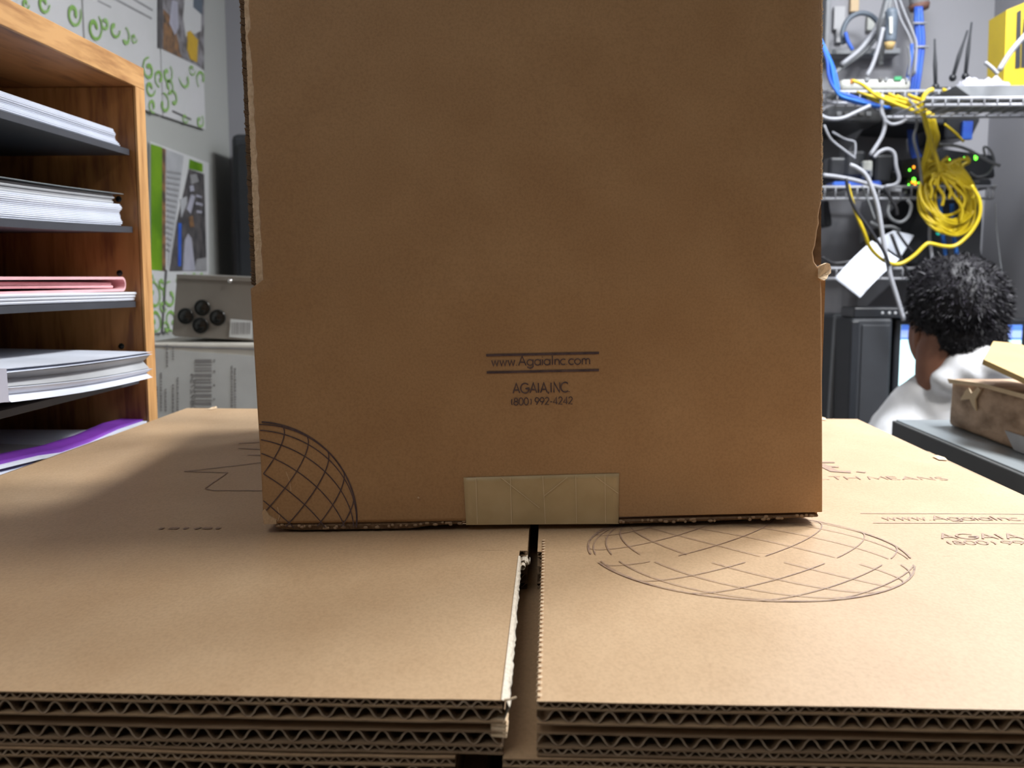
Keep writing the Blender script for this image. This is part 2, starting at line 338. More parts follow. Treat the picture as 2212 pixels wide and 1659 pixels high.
# ================================================================== stack of flattened boxes
SX0, SX1, SYF, SYC = -.341, .266, .268, .422
SL, SR = -.0135, -.0035           # the slot between the two flaps
ST = 1.128                        # top of the stack
def warp(seed, amp):
    def f(x, y): return amp * noise.noise(Vector((x * 14 + seed, y * 3 + seed * .37, seed)))
    return f
def sheet_liners(mb, x0, x1, y0, y1, zt, W, hs, jag=0, j0=False, j1=False):
    """three liners of a double wall sheet; hs = offsets of the liners below zt"""
    nx = max(2, int((x1 - x0) / .008)); ny = max(2, int((y1 - y0) / .02))
    for h in hs:
        top = []; bot = []
        for j in range(ny + 1):
            for i in range(nx + 1):
                x = x0 + (x1 - x0) * i / nx; y = y0 + (y1 - y0) * j / ny
                if j == 0: y += .0004 * noise.noise(Vector((x * 60, h * 900, zt * 40)))
                z = zt - h + W(x, y)
                top.append((x, y, z)); bot.append((x, y, z - .0004))
        n = len(top); k = nx + 1; fs = []
        for j in range(ny):
            for i in range(nx):
                a = j * k + i; fs += [(a, a + 1, a + k + 1, a + k), (n + a, n + a + k, n + a + k + 1, n + a + 1)]
        for i in range(nx): fs += [(i, n + i, n + i + 1, i + 1), (ny * k + i, ny * k + i + 1, n + ny * k + i + 1, n + ny * k + i)]
        for j in range(ny): fs += [(j * k, (j + 1) * k, n + (j + 1) * k, n + j * k), (j * k + nx, n + j * k + nx, n + (j + 1) * k + nx, (j + 1) * k + nx)]
        k0 = len(mb.f); mb.add(top + bot, fs); q0 = k0 + 2 * nx * ny; mb.edge |= set(range(q0, q0 + 2 * nx, 2))
def sheet_flutes(mb, x0, x1, y0, y1, zt, W, ztop, h, pitch, ph=0.0, th=.00038):
    """a corrugated medium: sine of height h hanging from zt - ztop, full depth"""
    ns = 10; n = int((x1 - x0) / pitch * ns); a = (h - th) / 2; P = []
    for i in range(n + 1):
        x = x0 + i * pitch / ns; q = 2 * math.pi * (x / pitch + ph) ; s = math.sin(q); s = math.copysign(abs(s) ** .85, s)
        dx = a * 2 * math.pi / pitch * math.cos(q); nn = Vector((-dx, 1)).normalized() * th / 2
        P.append((x, -ztop - h / 2 + a * s, nn))
    vs = []
    for (x, z, nn) in P:
        for y in (y0, (y0 + y1) / 2, y1):
            yy = y + (.0006 + .0009 * noise.noise(Vector((x * 90, zt * 60, ztop * 500))) if y == y0 else 0)
            wz = W(x, y)
            vs += [(x + nn.x, yy, zt + z + nn.y + wz), (x - nn.x, yy, zt + z - nn.y + wz)]
    fs = []
    for i in range(len(P) - 1):
        a0, b0 = i * 6, (i + 1) * 6
        for j in (0, 2): fs += [(a0 + j, b0 + j, b0 + j + 2, a0 + j + 2), (a0 + j + 1, a0 + j + 3, b0 + j + 3, b0 + j + 1)]
        fs += [(a0, a0 + 1, b0 + 1, b0)]
    k0 = len(mb.f); mb.add(vs, fs); mb.edge |= set(range(k0 + 4, k0 + len(fs), 5))
HS, HL = .0019, .0040             # small and large flute heights
def panel(parent, name, rects, zt, seed, flip=False, amp=.0005):
    """one double wall panel (small flute on the outside), with its two fluted mediums as sub-parts"""
    W = warp(seed, amp); l = MB(); fs_ = MB(); fl = MB()
    o1, o2 = (.0004, .0004 + HS) if not flip else (.0004 + HL + .0004, .0004)
    hs = (0, .0004 + (HL if flip else HS), .0008 + HS + HL)
    for (x0, x1, y0, y1) in rects:
        sheet_liners(l, x0, x1, y0, y1, zt, W, hs)
        sheet_flutes(fs_, x0, x1, y0, y1, zt, W, (.0008 + HL) if flip else .0004, HS, .0041, seed * .3)
        sheet_flutes(fl, x0, x1, y0, y1, zt, W, .0004 if flip else .0008 + HS, HL, .0077, seed * .23)
    p = build(name, l, 'liner_in_shade' if flip else 'kraft_flat', parent, m2='cut_edge_shade')
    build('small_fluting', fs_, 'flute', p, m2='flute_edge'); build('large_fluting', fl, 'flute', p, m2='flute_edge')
    return p
TH = .0012 + HS + HL              # one double wall sheet
GAP = .0031
def flat_box(zt, label, dx0, sl, sr, seed, y0=SYF, yl=.885, yr=.84):
    t = thing('flattened_box', (-.04, .55, zt - 2 * TH - GAP), label, 'cardboard box', 'flattened boxes in the stack')
    g = .0015
    def rl(y, ex): return [(SX0 + dx0 + ex, sl, y, SYC), (SX0 + dx0 + ex, sl + .0035, SYC, yl - .155), (SX0 + dx0 + ex, sl, yl - .155, yl)]
    def rr(y, ex): return [(sr, SX1 + dx0 - ex, y, SYC), (sr - .002, SX1 + dx0 - ex, SYC, yr - .155), (sr, SX1 + dx0 - ex, yr - .155, yr)]
    a = panel(t, 'left_panel', rl(y0, 0), zt, seed); b = panel(t, 'right_panel', rr(y0, 0), zt, seed + 3.3)
    z2 = zt - TH - GAP
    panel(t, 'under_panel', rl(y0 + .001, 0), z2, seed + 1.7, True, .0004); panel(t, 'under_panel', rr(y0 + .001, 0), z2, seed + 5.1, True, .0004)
    # folded side edges that join the upper to the under panels
    for (x, s, y1) in ((SX0 + dx0, -1, yl), (SX1 + dx0, 1, yr)):
        e = MB(); n = 8; pr = [(x + s * .0058 * math.sin(math.pi * i / n), zt - (2 * TH + GAP) * (1 - math.cos(math.pi * i / n)) / 2) for i in range(n + 1)]
        v = [(px, yy, pz) for (px, pz) in pr for yy in (SYC, y1 - .155)]
        v2 = [(x + (px - x) * .75, yy, pz + (.0008 if i < n / 2 else -.0008) * 0) for i, (px, pz) in enumerate(pr) for yy in (SYC, y1 - .155)]
        e.add(v, [(2 * i, 2 * i + 1, 2 * i + 3, 2 * i + 2) for i in range(n)]); e.add(v2, [(2 * i, 2 * i + 2, 2 * i + 3, 2 * i + 1) for i in range(n)])
        build('side_fold', e, 'kraft_flat', t)
    return t, a, b
BT = 2 * TH + GAP + .0005
fb1, pL, pR = flat_box(ST, 'topmost flattened double-wall cardboard box, globe and address print on its right panel', 0, SL, SR, 1.0)
fb2, _, _ = flat_box(ST - BT, 'second flattened cardboard box from the top of the stack', .002, -.0275, -.0135, 2.0)
fb3, _, _ = flat_box(ST - 2 * BT, 'third flattened cardboard box down, lowest layer showing at the bottom edge of the photo', -.003, -.02, -.008, 3.0)
fb4, _, _ = flat_box(ST - 3 * BT, 'lowest flattened cardboard box, beneath the third one of the stack', .004, -.016, -.006, 4.0)
ZT = ST - 4 * BT - .0008          # table top below

# crushed liner and torn bits along the slot of the top box
def top_z(x, y): return ST + .0003
m = MB()
n = 60
for side, jag in ((0, 1),):
    vs = []
    for i in range(n + 1):
        y = SYF - .0006 + (SYC - SYF - .008) * i / n
        j = .0006 * noise.noise(Vector((y * 300, 1, 2))) + .0003 * random.random(); wv = .0020 - .0012 * i / n + .0004 * noise.noise(Vector((y * 120, 4, 1)))
        vs += [(SL - .0003, y, ST + .0005), (SL + wv * .6 + j, y, ST + .0001), (SL + wv + j, y, ST - .0018 - abs(j)), (SL + .0004, y, ST - TH * .95)]
    m.add(vs, [(4 * i + k, 4 * i + k + 1, 4 * i + k + 5, 4 * i + k + 4) for i in range(n) for k in range(3)])
build('torn_edge', m, 'torn_white', fb1)['label'] = 'pale torn paper edge along the slot'
m = MB()
for i in range(5):
    z = ST - TH + .0006 - .0011 * i
    m.add([(SL - .0035, SYF + .0015, z), (SL + .001 + .0004 * (i % 2), SYF + .0008 - .0003 * (i % 2), z), (SL + .001 + .0004 * (i % 2), SYF + .008, z), (SL - .0035, SYF + .008, z),
           (SL - .0035, SYF + .0015, z - .0009), (SL + .0012, SYF + .0008, z - .0009), (SL + .0012, SYF + .008, z - .0009), (SL - .0035, SYF + .008, z - .0009)],
          [(0, 1, 2, 3), (4, 7, 6, 5), (0, 4, 5, 1), (1, 5, 6, 2)])
build('glue_tab', m, 'torn', fb1)['label'] = 'small pale tab between the two layers by the slot'
m = MB()     # fuzzy perforated right edge
for i in range(40):
    y = SYF + .002 + i * .0043
    if y < SYC + .03: m.add([(SR + .0002, y, ST + .00045), (SR + .0014, y + .0002, ST + .0006), (SR + .0014, y + .0019, ST + .0006), (SR + .0002, y + .0021, ST + .00045), (SR - .0006, y + .001, ST - .0006)], [(0, 1, 2, 3), (0, 3, 4)])
stuff(build('perforation', m, 'torn', fb1))
m = MB()     # curl of torn paper where the slot ends
for (cx, cy, r, a0) in ((-.0115, .4150, .0022, 0), (-.0098, .4185, .0016, 90), (-.0118, .4110, .0014, 200)):
    pts = [(cx + r * math.cos(R(a0 + t * 26)) * (1 - t * .03), cy, ST - .0035 + r * math.sin(R(a0 + t * 26)) * (1 - t * .03)) for t in range(13)]
    v = [(x, yy, z) for (x, y, z) in pts for yy in (cy - .002, cy + .004)]
    m.add(v, [(2 * i, 2 * i + 1, 2 * i + 3, 2 * i + 2) for i in range(12)])
stuff(build('torn_curl', m, 'torn_white', fb1))
m = MB(); m.tube(curve([(-.0136, SYF + .001, ST - .0003), (-.0120, SYF - .0008, ST + .0006), (-.0095, SYF - .0004, ST + .0012)]), .00035, 5); build('torn_fibre', m, 'torn', fb1)
for (x, y, s) in ((SX1 - .001, .655, .45), (SX1 - .03, .838, .5), (SX0 + .028, .882, .5)):
    m = MB(); m.add([(x - .010 * s, y - .014 * s, ST + .0006), (x + .001 * s, y - .018 * s, ST + .0006), (x + .004 * s, y, ST + .0022 * s), (x - .001, y + .012 * s, ST + .0035 * s), (x - .010 * s, y + .012 * s, ST + .0008), (x - .004, y, ST - .001)], [(0, 1, 2, 3, 4), (0, 5, 2, 1), (5, 4, 3, 2)])
    build('torn_corner', m, 'torn', fb1)

# print on the top box
WA, WB = warp(1.0, .0005), warp(4.3, .0005)
def Ptop(Wf):
    def P(u, v, h): return Vector((u, v, ST + Wf(u, v) + .00025 + h))
    return P
PB, PA = Ptop(WB), Ptop(WA)
m = MB()
globe(m, .088, .428, .0705, .0006, PB, lambda u, v: u > .016 and not (.4085 < v < .4165 + .02 * max(0, (.05 - u))), 135, 15, 20, 4)
stuff(build('globe_print', m, 'ink_faint', pR))
m = MB()
p0 = at_z(1912, 1123, ST); write(m, 'www.AgaiaInc.com', p0.x, p0.y, p0.x + .092, p0.y, .0085, .0010, PB)
p1 = at_z(2036, 1164, ST); write(m, 'AGAIA,INC.', p1.x, p1.y, p1.x + .064, p1.y, .0088, .0011, PB)
p2 = at_z(2052, 1176, ST); write(m, '(800) 992-4242', p2.x, p2.y, p2.x + .066, p2.y, .0062, .0008, PB)
for yy in (p0.y - .006, p0.y + .0135): ribbon(m, [(p0.x - .008, yy), (SX1 - .01, yy)], .0009, PB)
p3 = at_z(1772, 1036, ST); write(m, 'LTH MEANS', p3.x, p3.y, p3.x + .078, p3.y, .009, .0010, PB)
stuff(build('address_print', m, 'ink_faint', pR))
m = MB()
def q(px, py): v = at_z(px, py, ST); return (v.x, v.y)
for pl, wd in (([q(1740, 999), q(1803, 1000)], .004), ([q(1770, 1003), q(1803, 1019), q(1838, 1021)], .006), ([q(1782, 1008), q(1812, 1010)], .004), ([q(1850, 1020), q(1870, 1022)], .003)): ribbon(m, pl, wd, PB)
stuff(build('slogan_print', m, 'ink_faint', pR))
m = MB()
for pl, wd in (([q(570, 1000), q(500, 1008), q(402, 1019)], .0016), ([q(398, 1019), q(492, 1022)], .0016), ([q(492, 1022), q(443, 1056)], .0009), ([q(444, 1057), q(460, 1061), q(580, 1062)], .0014), ([q(515, 959), q(580, 955)], .002), ([q(515, 969), q(580, 973)], .0022), ([q(535, 984), q(580, 985)], .0025)): ribbon(m, pl, wd, PA)
for (px, wp) in ((345, 8), (367, 7), (378, 6), (398, 7), (420, 14), (440, 8), (450, 6), (468, 7)): a, b = q(px, 1145), q(px + wp, 1141); ribbon(m, [a, b], .0022, PA)
stuff(build('emblem_print', m, 'ink_faint', pL))

# ================================================================== the upright open carton
ZB = ST + .0010
A0 = at_z(568, 1131, ZB + .004); B0 = at_z(1778, 1113, ZB + .004)
U = Vector((B0.x - A0.x, B0.y - A0.y, 0)).normalized(); NF = Vector((U.y, -U.x, 0)); ang = math.atan2(U.y, U.x); WID = Vector((B0.x - A0.x, B0.y - A0.y, 0)).length
O = Vector((A0.x, A0.y, ZB))
def fuv(px, py):
    d = ray(px, py); t = (O - CAM).dot(NF) / d.dot(NF); p = CAM + d * t; return ((p - O).dot(U), p.z - ZB)
def F(u, v, h=0): return O + U * u + Vector((0, 0, v)) + NF * h
T_ = .0062
cb = thing('open_carton', tuple(F(WID / 2, 0, -.14)), 'upright brown cardboard carton with raised flaps, globe print and taped bottom edge', 'cardboard box', rz=ang)
CD = .345                           # depth of the carton
HB = fuv(1160, 617)[1]             # height of the crease
# front panel with its raised flap, outline as the board is cut, slightly bowed
def outline(px, py, j=0): u, v = fuv(px, py); return (u, v)
left = [outline(568, 1131), outline(563, 1010), outline(556, 900), outline(548, 760), outline(541, 640), outline(540, 624)]
lf = [outline(567, 621)]
for i in range(1, 46):
    y = 620 - i * 16; x = 568 - 33 * (620 - y) / 620 + 2.5 * noise.noise(Vector((y * .09, 3, 1))) + (2 if i % 3 == 0 else 0) + (-6 if 66 < y < 100 else 0); lf.append(outline(x, y))
right = [outline(1778, 1106), outline(1778, 1000), outline(1777, 800), outline(1776, 640), outline(1774, 600), outline(1768, 577)]
rf = [outline(1760, 566), outline(1757, 545), outline(1762, 530)]
for i in range(1, 42):
    y = 528 - i * 15; x = 1763 + min(12, .11 * (528 - y)) + 2.2 * noise.noise(Vector((y * .1, 9, 1))) + (2.5 if i % 3 == 0 else 0); rf.append(outline(x, y))
vt = max(lf[-1][1], rf[-1][1]); 
pts = left + lf + [(lf[-1][0] - .001, vt + .012), (rf[-1][0] + .001, vt + .012)] + rf[::-1] + right[::-1] + [outline(1770, 1113)]
def bow(u, v): return .0016 * math.sin(math.pi * min(1, max(0, u / WID))) * min(1, v / .1) + .0006 * noise.noise(Vector((u * 9, v * 9, 0)))
def slabmesh(pts, T0=0.0, th=T_, nr=26, crease=None):
    """board cut to the outline pts (u, v): a grid of rows between left and right outlines, rounded front rim"""
    mb = MB()
    vs = sorted(set(round(v, 5) for (u, v) in pts))
    def span(v):
        xs = []
        n = len(pts)
        for i in range(n):
            (u0, v0), (u1, v1) = pts[i], pts[(i + 1) % n]
            if abs(v1 - v0) < 1e-9: continue
            if min(v0, v1) - 1e-7 <= v <= max(v0, v1) + 1e-7: xs.append(u0 + (u1 - u0) * (v - v0) / (v1 - v0))
        return min(xs), max(xs)
    rows = []
    prev = None
    for v in vs:
        if prev is not None and v - prev < .0008: continue
        prev = v; vv = min(max(v, vs[0] + 1e-5), vs[-1] - 1e-5); rows.append((v, *span(vv)))
    nc = 24; r = .0012; V = []; 
    prof = [(0, -th), (0, -r), (r * .3, -r * .3), (r, 0)]
    for (v, a, b) in rows:
        row = [(a + p[0], p[1]) for p in prof] + [(a + r + (b - a - 2 * r) * k / nc, 0) for k in range(1, nc)] + [(b - p[0], p[1]) for p in prof[::-1]]
        for (u, h) in row:
            g = 0
            if crease is not None: g = .0005 * math.exp(-((v - crease) / .0016) ** 2)
            V.append(F(u, v, h + T0 + bow(u, v) + (g if h > -r else 0)))
    k = len(row); fs = []
    for j in range(len(rows) - 1):
        for i in range(k - 1): fs.append((j * k + i, j * k + i + 1, (j + 1) * k + i + 1, (j + 1) * k + i))
        fs.append((j * k + k - 1, j * k, (j + 1) * k, (j + 1) * k + k - 1))
    fs += [tuple(range(k)), tuple(range((len(rows) - 1) * k, len(rows) * k))]
    for i, f in enumerate(fs): pass
    mb.add(V, fs, True); mb.sm[-2:] = [False, False]
    return mb
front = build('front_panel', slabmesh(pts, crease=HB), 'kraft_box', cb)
def board(u0, u1, v0, v1, h0, h1): # box in carton space: u across, v up, h towards viewer
    return MB().prism([F(u0, v0, h0), F(u1, v0, h0), F(u1, v1, h0), F(u0, v1, h0)], NF * (h1 - h0))
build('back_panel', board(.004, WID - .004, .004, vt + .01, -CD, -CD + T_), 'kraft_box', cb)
# side panels below the crease; rounded vertical corners show past the front panel
for s, nm in ((-1, 'left'), (1, 'right')):
    uu = .0008 if s < 0 else WID - .0008 - T_
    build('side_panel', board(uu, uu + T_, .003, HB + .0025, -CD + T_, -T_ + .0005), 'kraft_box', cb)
# raised left side flap: its cut edge shows past the front flap, light crushed liner then dark flutes
def edge_strip(name, mm, cols, off, parent, label=None):
    """strip between px columns cols(y)->(xa, xb) standing behind the front face by off"""
    mb = MB(); V = []; n = 90
    ys = [cols[0] + (cols[1] - cols[0]) * i / n for i in range(n + 1)]
    for y in ys:
        xa, xb = cols[2](y)
        for x in (xa, xb):
            for h in (off, off - .12):
                u, v = fuv(x, y); V.append(F(u, v, h))
    fs = []
    for i in range(n):
        a, b = 4 * i, 4 * i + 4
        fs += [(a, a + 2, b + 2, b), (a + 1, b + 1, b + 3, a + 3), (a, b, b + 1, a + 1), (a + 2, a + 3, b + 3, b + 2)]
    fs += [(0, 1, 3, 2), (4 * n, 4 * n + 2, 4 * n + 3, 4 * n + 1)]
    mb.add(V, fs); o = build(name, mb, mm, parent)
    if label: o['label'] = label
    return o
def Lmid(y): return 548 - 27 * (620 - y) / 640 + 1.2 * noise.noise(Vector((y * .12, 5, 2)))
def Lout(y): return 538 - 27 * (620 - y) / 640 + 1.5 * noise.noise(Vector((y * .25, 7, 2)))
def Lin(y): return 571 - 33 * (620 - y) / 620
sf = edge_strip('side_flap', 'kraft_box', (-60, 618, lambda y: (Lout(y) + 2, Lin(y) + 6)), -.0070, cb)
edge_strip('crushed_liner', 'torn', (-60, 621, lambda y: (Lmid(y), Lin(y) + (2 if y < 600 else 0))), -.0052, sf, 'pale crushed liner on the cut edge')
m = MB()
for i in range(190):
    y = -50 + i * 3.5; u, v = fuv(Lout(y) + 1, y); u2, v2 = fuv(Lmid(y) + 1, y + 4); k = random.random()
    m.prism([F(u - .0003 * k, v, -.0066), F(u2, v2, -.0066), F(u2, v2 - .0006, -.0066), F(u - .0004 * k, v - .0006, -.0066)], NF * (.0008 + .0008 * k))
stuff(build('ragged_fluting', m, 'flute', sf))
def Rin(y): return 1760 + min(12, .10 * (560 - y))
sfr = edge_strip('side_flap', 'kraft_box', (-60, 560, lambda y: (Rin(y) - 8, 1786 + 1.2 * noise.noise(Vector((y * .2, 1, 8))))), -.0072, cb)
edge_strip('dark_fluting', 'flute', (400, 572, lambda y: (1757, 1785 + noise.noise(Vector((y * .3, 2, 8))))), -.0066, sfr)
m = MB()     # white fuzz on the right cut edge
for i in range(170):
    y = -40 + i * 3.6 
    if y > 572: break
    u, v = fuv((1775 if y < 430 else 1761) - 12 * max(0, (y - 300)) / 300 * (y > 430) + 2 * random.random(), y); k = random.random()
    m.prism([F(u - .0006, v, -.001), F(u + .0002 + .0005 * k, v + .0003, -.0008), F(u + .0002, v - .0007, -.001)], NF * .0007)
stuff(build('frayed_edge', m, 'torn', sfr))
# the torn ear on the right at the crease
m = MB(); ear = [(1766, 580), (1772, 573), (1783, 568), (1793, 570), (1800, 580), (1801, 590), (1792, 594), (1784, 602), (1776, 606), (1766, 600)]
m.prism([F(*fuv(*p), -.004 + .003 * math.sin(i)) for i, p in enumerate(ear)], NF * .0035); build('torn_tab', m, 'torn', cb)['label'] = 'small curled tab of torn board'
# bottom flaps: crumpled double wall edge under the front panel
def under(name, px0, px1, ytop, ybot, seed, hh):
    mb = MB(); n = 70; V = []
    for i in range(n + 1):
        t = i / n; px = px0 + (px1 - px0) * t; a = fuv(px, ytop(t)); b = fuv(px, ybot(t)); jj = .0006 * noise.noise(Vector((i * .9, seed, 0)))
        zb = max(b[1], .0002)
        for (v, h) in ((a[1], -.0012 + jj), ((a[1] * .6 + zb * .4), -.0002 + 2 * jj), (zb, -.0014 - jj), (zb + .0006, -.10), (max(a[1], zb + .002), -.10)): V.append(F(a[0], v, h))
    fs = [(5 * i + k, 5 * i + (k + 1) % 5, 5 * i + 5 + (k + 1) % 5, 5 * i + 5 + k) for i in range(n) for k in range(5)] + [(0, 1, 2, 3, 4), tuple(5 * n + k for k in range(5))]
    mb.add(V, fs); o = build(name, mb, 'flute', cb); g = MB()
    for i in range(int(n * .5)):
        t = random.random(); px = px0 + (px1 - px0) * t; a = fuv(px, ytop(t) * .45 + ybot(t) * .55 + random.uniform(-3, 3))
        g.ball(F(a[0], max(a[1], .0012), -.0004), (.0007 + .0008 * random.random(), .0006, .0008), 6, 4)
    stuff(build('crushed_flutes', g, 'liner_in_shade', o)); return o
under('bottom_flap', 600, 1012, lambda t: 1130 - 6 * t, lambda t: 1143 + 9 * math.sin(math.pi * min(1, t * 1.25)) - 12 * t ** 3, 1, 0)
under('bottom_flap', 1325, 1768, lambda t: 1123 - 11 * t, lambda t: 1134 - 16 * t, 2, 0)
# carton floor under it all (inner flaps)
build('inner_bottom_flap', board(.006, WID - .006, .0022, .0022 + T_ * .8, -CD + .008, -.02), 'kraft_box', cb)
# tape over the bottom edge
m = MB(); tl = [fuv(1001, 1031), fuv(1337, 1022), fuv(1338, 1126), fuv(1336, 1131), fuv(1180, 1131), fuv(1007, 1133)]
nu, nv = 24, 10; V = []
for j in range(nv + 1):
    for i in range(nu + 1):
        a, b = i / nu, j / nv
        top = Vector(tl[0]).lerp(Vector(tl[1]), a); bot = Vector(tl[5]).lerp(Vector(tl[3]), a); p = top.lerp(bot, b)
        V.append(F(p.x, p.y, bow(p.x, p.y) + .0006 + (.0006 * abs(noise.noise(Vector((a * 7, b * 4, 3)))) if b > .6 else 0)))
V2 = [p - NF * .0003 for p in V]; k = nu + 1; N_ = len(V)
fs = [(j * k + i, j * k + i + 1, (j + 1) * k + i + 1, (j + 1) * k + i) for j in range(nv) for i in range(nu)]
fs += [tuple(N_ + q_ for q_ in f[::-1]) for f in fs]
fs += [(i, N_ + i, N_ + i + 1, i + 1) for i in range(nu)] + [(j * k, (j + 1) * k, N_ + (j + 1) * k, N_ + j * k) for j in range(nv)] + [(j * k + nu, N_ + j * k + nu, N_ + (j + 1) * k + nu, (j + 1) * k + nu) for j in range(nv)]
m.add(V + V2, fs, True)
lip = [F(*tl[5], .0006), F(*tl[3], .0006), F(tl[3][0], max(tl[3][1] - .001, .0004), -.014), F(tl[5][0], .0006, -.014)]
m.prism(lip, Vector((0, 0, .0004)))
tp = build('tape', m, 'tape', cb); tp['label'] = 'pale beige reinforced paper tape'
m = MB()
PF = lambda u, v, h: F(u, v, bow(u, v) + .0009 + h)
for (xa, ya, xb, yb) in ((1028, 1031, 1031, 1131), (1102, 1029, 1105, 1130), (1172, 1027, 1178, 1130), (1243, 1025, 1245, 1129), (1306, 1024, 1308, 1128), (1080, 1029, 1165, 1096), (1175, 1070, 1225, 1030), (1285, 1028, 1335, 1065)):
    ribbon(m, [fuv(xa, ya), fuv((xa + xb) / 2, (ya + yb) / 2), fuv(xb, yb)], .0004, PF, .0002)
stuff(build('reinforcing_thread', m, 'tape_thread', tp))
# ink on the front panel
PI_ = lambda u, v, h: F(u, v, bow(u, v) + .00025 + h)
m = MB()
for a, b in (((1050, 767), (1293, 762)), ((1051, 804), (1293, 799))): ribbon(m, [fuv(*a), fuv(*b)], .0011, PI_)
def wr(s, a, b, cap_px, wd): u0, v0 = fuv(*a); u1, v1 = fuv(*b); write(m, s, u0, v0, u1, v1, cap_px * .000234, wd, PI_)
wr('www.AgaiaInc.com', (1062, 790), (1277, 786), 19, .00052)
wr('AGAIA,INC.', (1108, 849), (1233, 846), 20, .00060)
wr('(800) 992-4242', (1104, 875), (1238, 872), 15, .00045)
stuff(build('address_print', m, 'ink', front))
def ul(v):
    for p, q_ in zip(left, left[1:]):
        if p[1] <= v <= q_[1]: return p[0] + (q_[0] - p[0]) * (v - p[1]) / (q_[1] - p[1])
    return left[0][0]
c0 = fuv(557, 1121); rr_ = fuv(771, 1122)[0] - c0[0]
m = MB(); globe(m, c0[0], c0[1], rr_, .00050, PI_, lambda u, v: u > ul(v) + .0006 and v > .0015, 135, 15)
stuff(build('globe_print', m, 'ink', front))
m = MB()     # scuffs: a white nick, dented creases and a battered corner
m.ball(F(*fuv(904, 1074), .0004 + .0012), (.0006, .0003, .0006), 6, 4)
for pl in ([(618, 1018), (626, 1038), (629, 1060)], [(600, 1095), (604, 1115), (600, 1126)]): ribbon(m, [fuv(*p) for p in pl], .0004, PI_, .0001)
stuff(build('scuff', m, 'kraft_flat', front))
m = MB(); V = [F(*fuv(*p), .0012) for p in ((567, 1104), (573, 1098), (582, 1112), (598, 1122), (598, 1131), (571, 1131))]
m.prism(V, -NF * .004); build('battered_corner', m, 'kraft_flat', cb)['label'] = 'pale battered lower left corner'
# ================================================================== table under the stack and the organiser
tb = thing('work_table', (-.2, .6, 0), 'grey laminate table hidden beneath the flattened boxes and the oak organiser', 'table')
build('tabletop', MB().rbox(-.74, .40, .14, 1.0, ZT - .03, ZT - .0005, .004), 'table', tb)
for x in (-.70, .36):
    for y in (.18, .96): build('leg', MB().rbox(x - .02, x + .02, y - .02, y + .02, 0, ZT - .03, .003), 'table', tb)

# ================================================================== oak organiser with trays
XF = -.362; XK = -.66
def zx(px, py): return at_x(px, py, XF).z
Y1 = at_x(322, 500, XF).y; Y0 = .22; t_ = .019
OZ1 = zx(322, 155); OZ0 = ZT
og = thing('literature_organiser', ((XF + XK) / 2, (Y0 + Y1) / 2, OZ0), 'oak literature organiser with charcoal trays, left of the box stack', 'shelf')
build('top_board', MB().rbox(XK, XF - .002, Y0, Y1, OZ1 - t_, OZ1, .0005), 'oak_in_shade', og)
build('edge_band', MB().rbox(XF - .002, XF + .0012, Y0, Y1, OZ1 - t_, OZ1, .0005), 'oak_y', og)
build('end_panel', MB().rbox(XK, XF, Y1 - t_, Y1, OZ0, OZ1 - t_, .001), 'oak_z_shade', og)
build('end_panel', MB().rbox(XK, XF, Y0, Y0 + t_, OZ0, OZ1 - t_, .001), 'oak_z_shade', og)
build('back_panel', MB().box(XK, XK + .006, Y0 + t_, Y1 - t_, OZ0, OZ1 - t_), 'oak_in_shade', og)
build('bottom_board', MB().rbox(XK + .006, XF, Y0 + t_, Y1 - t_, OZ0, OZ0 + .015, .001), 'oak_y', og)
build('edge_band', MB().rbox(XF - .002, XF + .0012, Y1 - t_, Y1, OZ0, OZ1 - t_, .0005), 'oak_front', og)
SH = [zx(296, 323), zx(296, 489), zx(300, 651), zx(305, 818), 1.099]
SAG = [.0, .006, -.002, .0, .0]
trayz = []
for k, z in enumerate(SH):
    mb = MB(); n = 16; V = []
    ya, yb = Y0 + t_ + .001, Y1 - t_ - .0015
    f = (lambda kk: lambda y: -SAG[kk] * math.sin(math.pi * min(1, max(0, (y - ya) / (yb - ya)))))(k)
    for i in range(n + 1):
        y = ya + (yb - ya) * i / n
        for (x, dz) in ((XF - .006, 0), (XF - .006, -.0052), (XK + .008, -.0052), (XK + .008, 0)): V.append((x, y, z + dz + f(y)))
    mb.add(V, [(4 * i + a, 4 * i + (a + 1) % 4, 4 * i + 4 + (a + 1) % 4, 4 * i + 4 + a) for i in range(n) for a in range(4)] + [(0, 1, 2, 3), (4 * n, 4 * n + 3, 4 * n + 2, 4 * n + 1)])
    build('tray', mb, 'shelf', og); trayz.append((z, f, ya, yb))
m = MB()
for (px, py) in ((258, 590), (262, 748), (256, 430)):
    d = ray(px, py); p = CAM + d * ((Y1 - t_ - .0003) / d.y); m.lathe([(.0001, 0), (.0026, 0), (.003, -.0006)], Matrix.Translation(p) @ Matrix.Rotation(R(90), 4, 'X'), 12)
    o = build('peg_hole', m, 'rubber', og); m = MB()

def slabs(n, z0, th, y0, yend, f, x0, x1, jy, jx, slope=0, name='paper_stack'):
    """ream seen from its long side: n packets, ends staggered by jy(i)"""
    mb = MB(); h = th / n
    for i in range(n):
        ye = yend + jy(i); xx = x1 + jx(i); nn = 12; V = []
        for k in range(nn + 1):
            y = y0 + (ye - y0) * k / nn; z = z0 + i * h + f(y) + slope * (y - y0)
            hh = h * .93
            V += [(xx, y, z), (xx + .0006, y, z + hh / 2), (xx, y, z + hh), (x0, y, z + hh), (x0, y, z)]
        mb.add(V, [(5 * k + a, 5 * k + (a + 1) % 5, 5 * k + 5 + (a + 1) % 5, 5 * k + 5 + a) for k in range(nn) for a in range(5)] + [(0, 1, 2, 3, 4), tuple(5 * nn + a for a in range(4, -1, -1))])
    return mb
XS = XF - .012
def yat(px, x=XS): return at_x(px, 400, x).y
z, f, ya, yb = trayz[0]
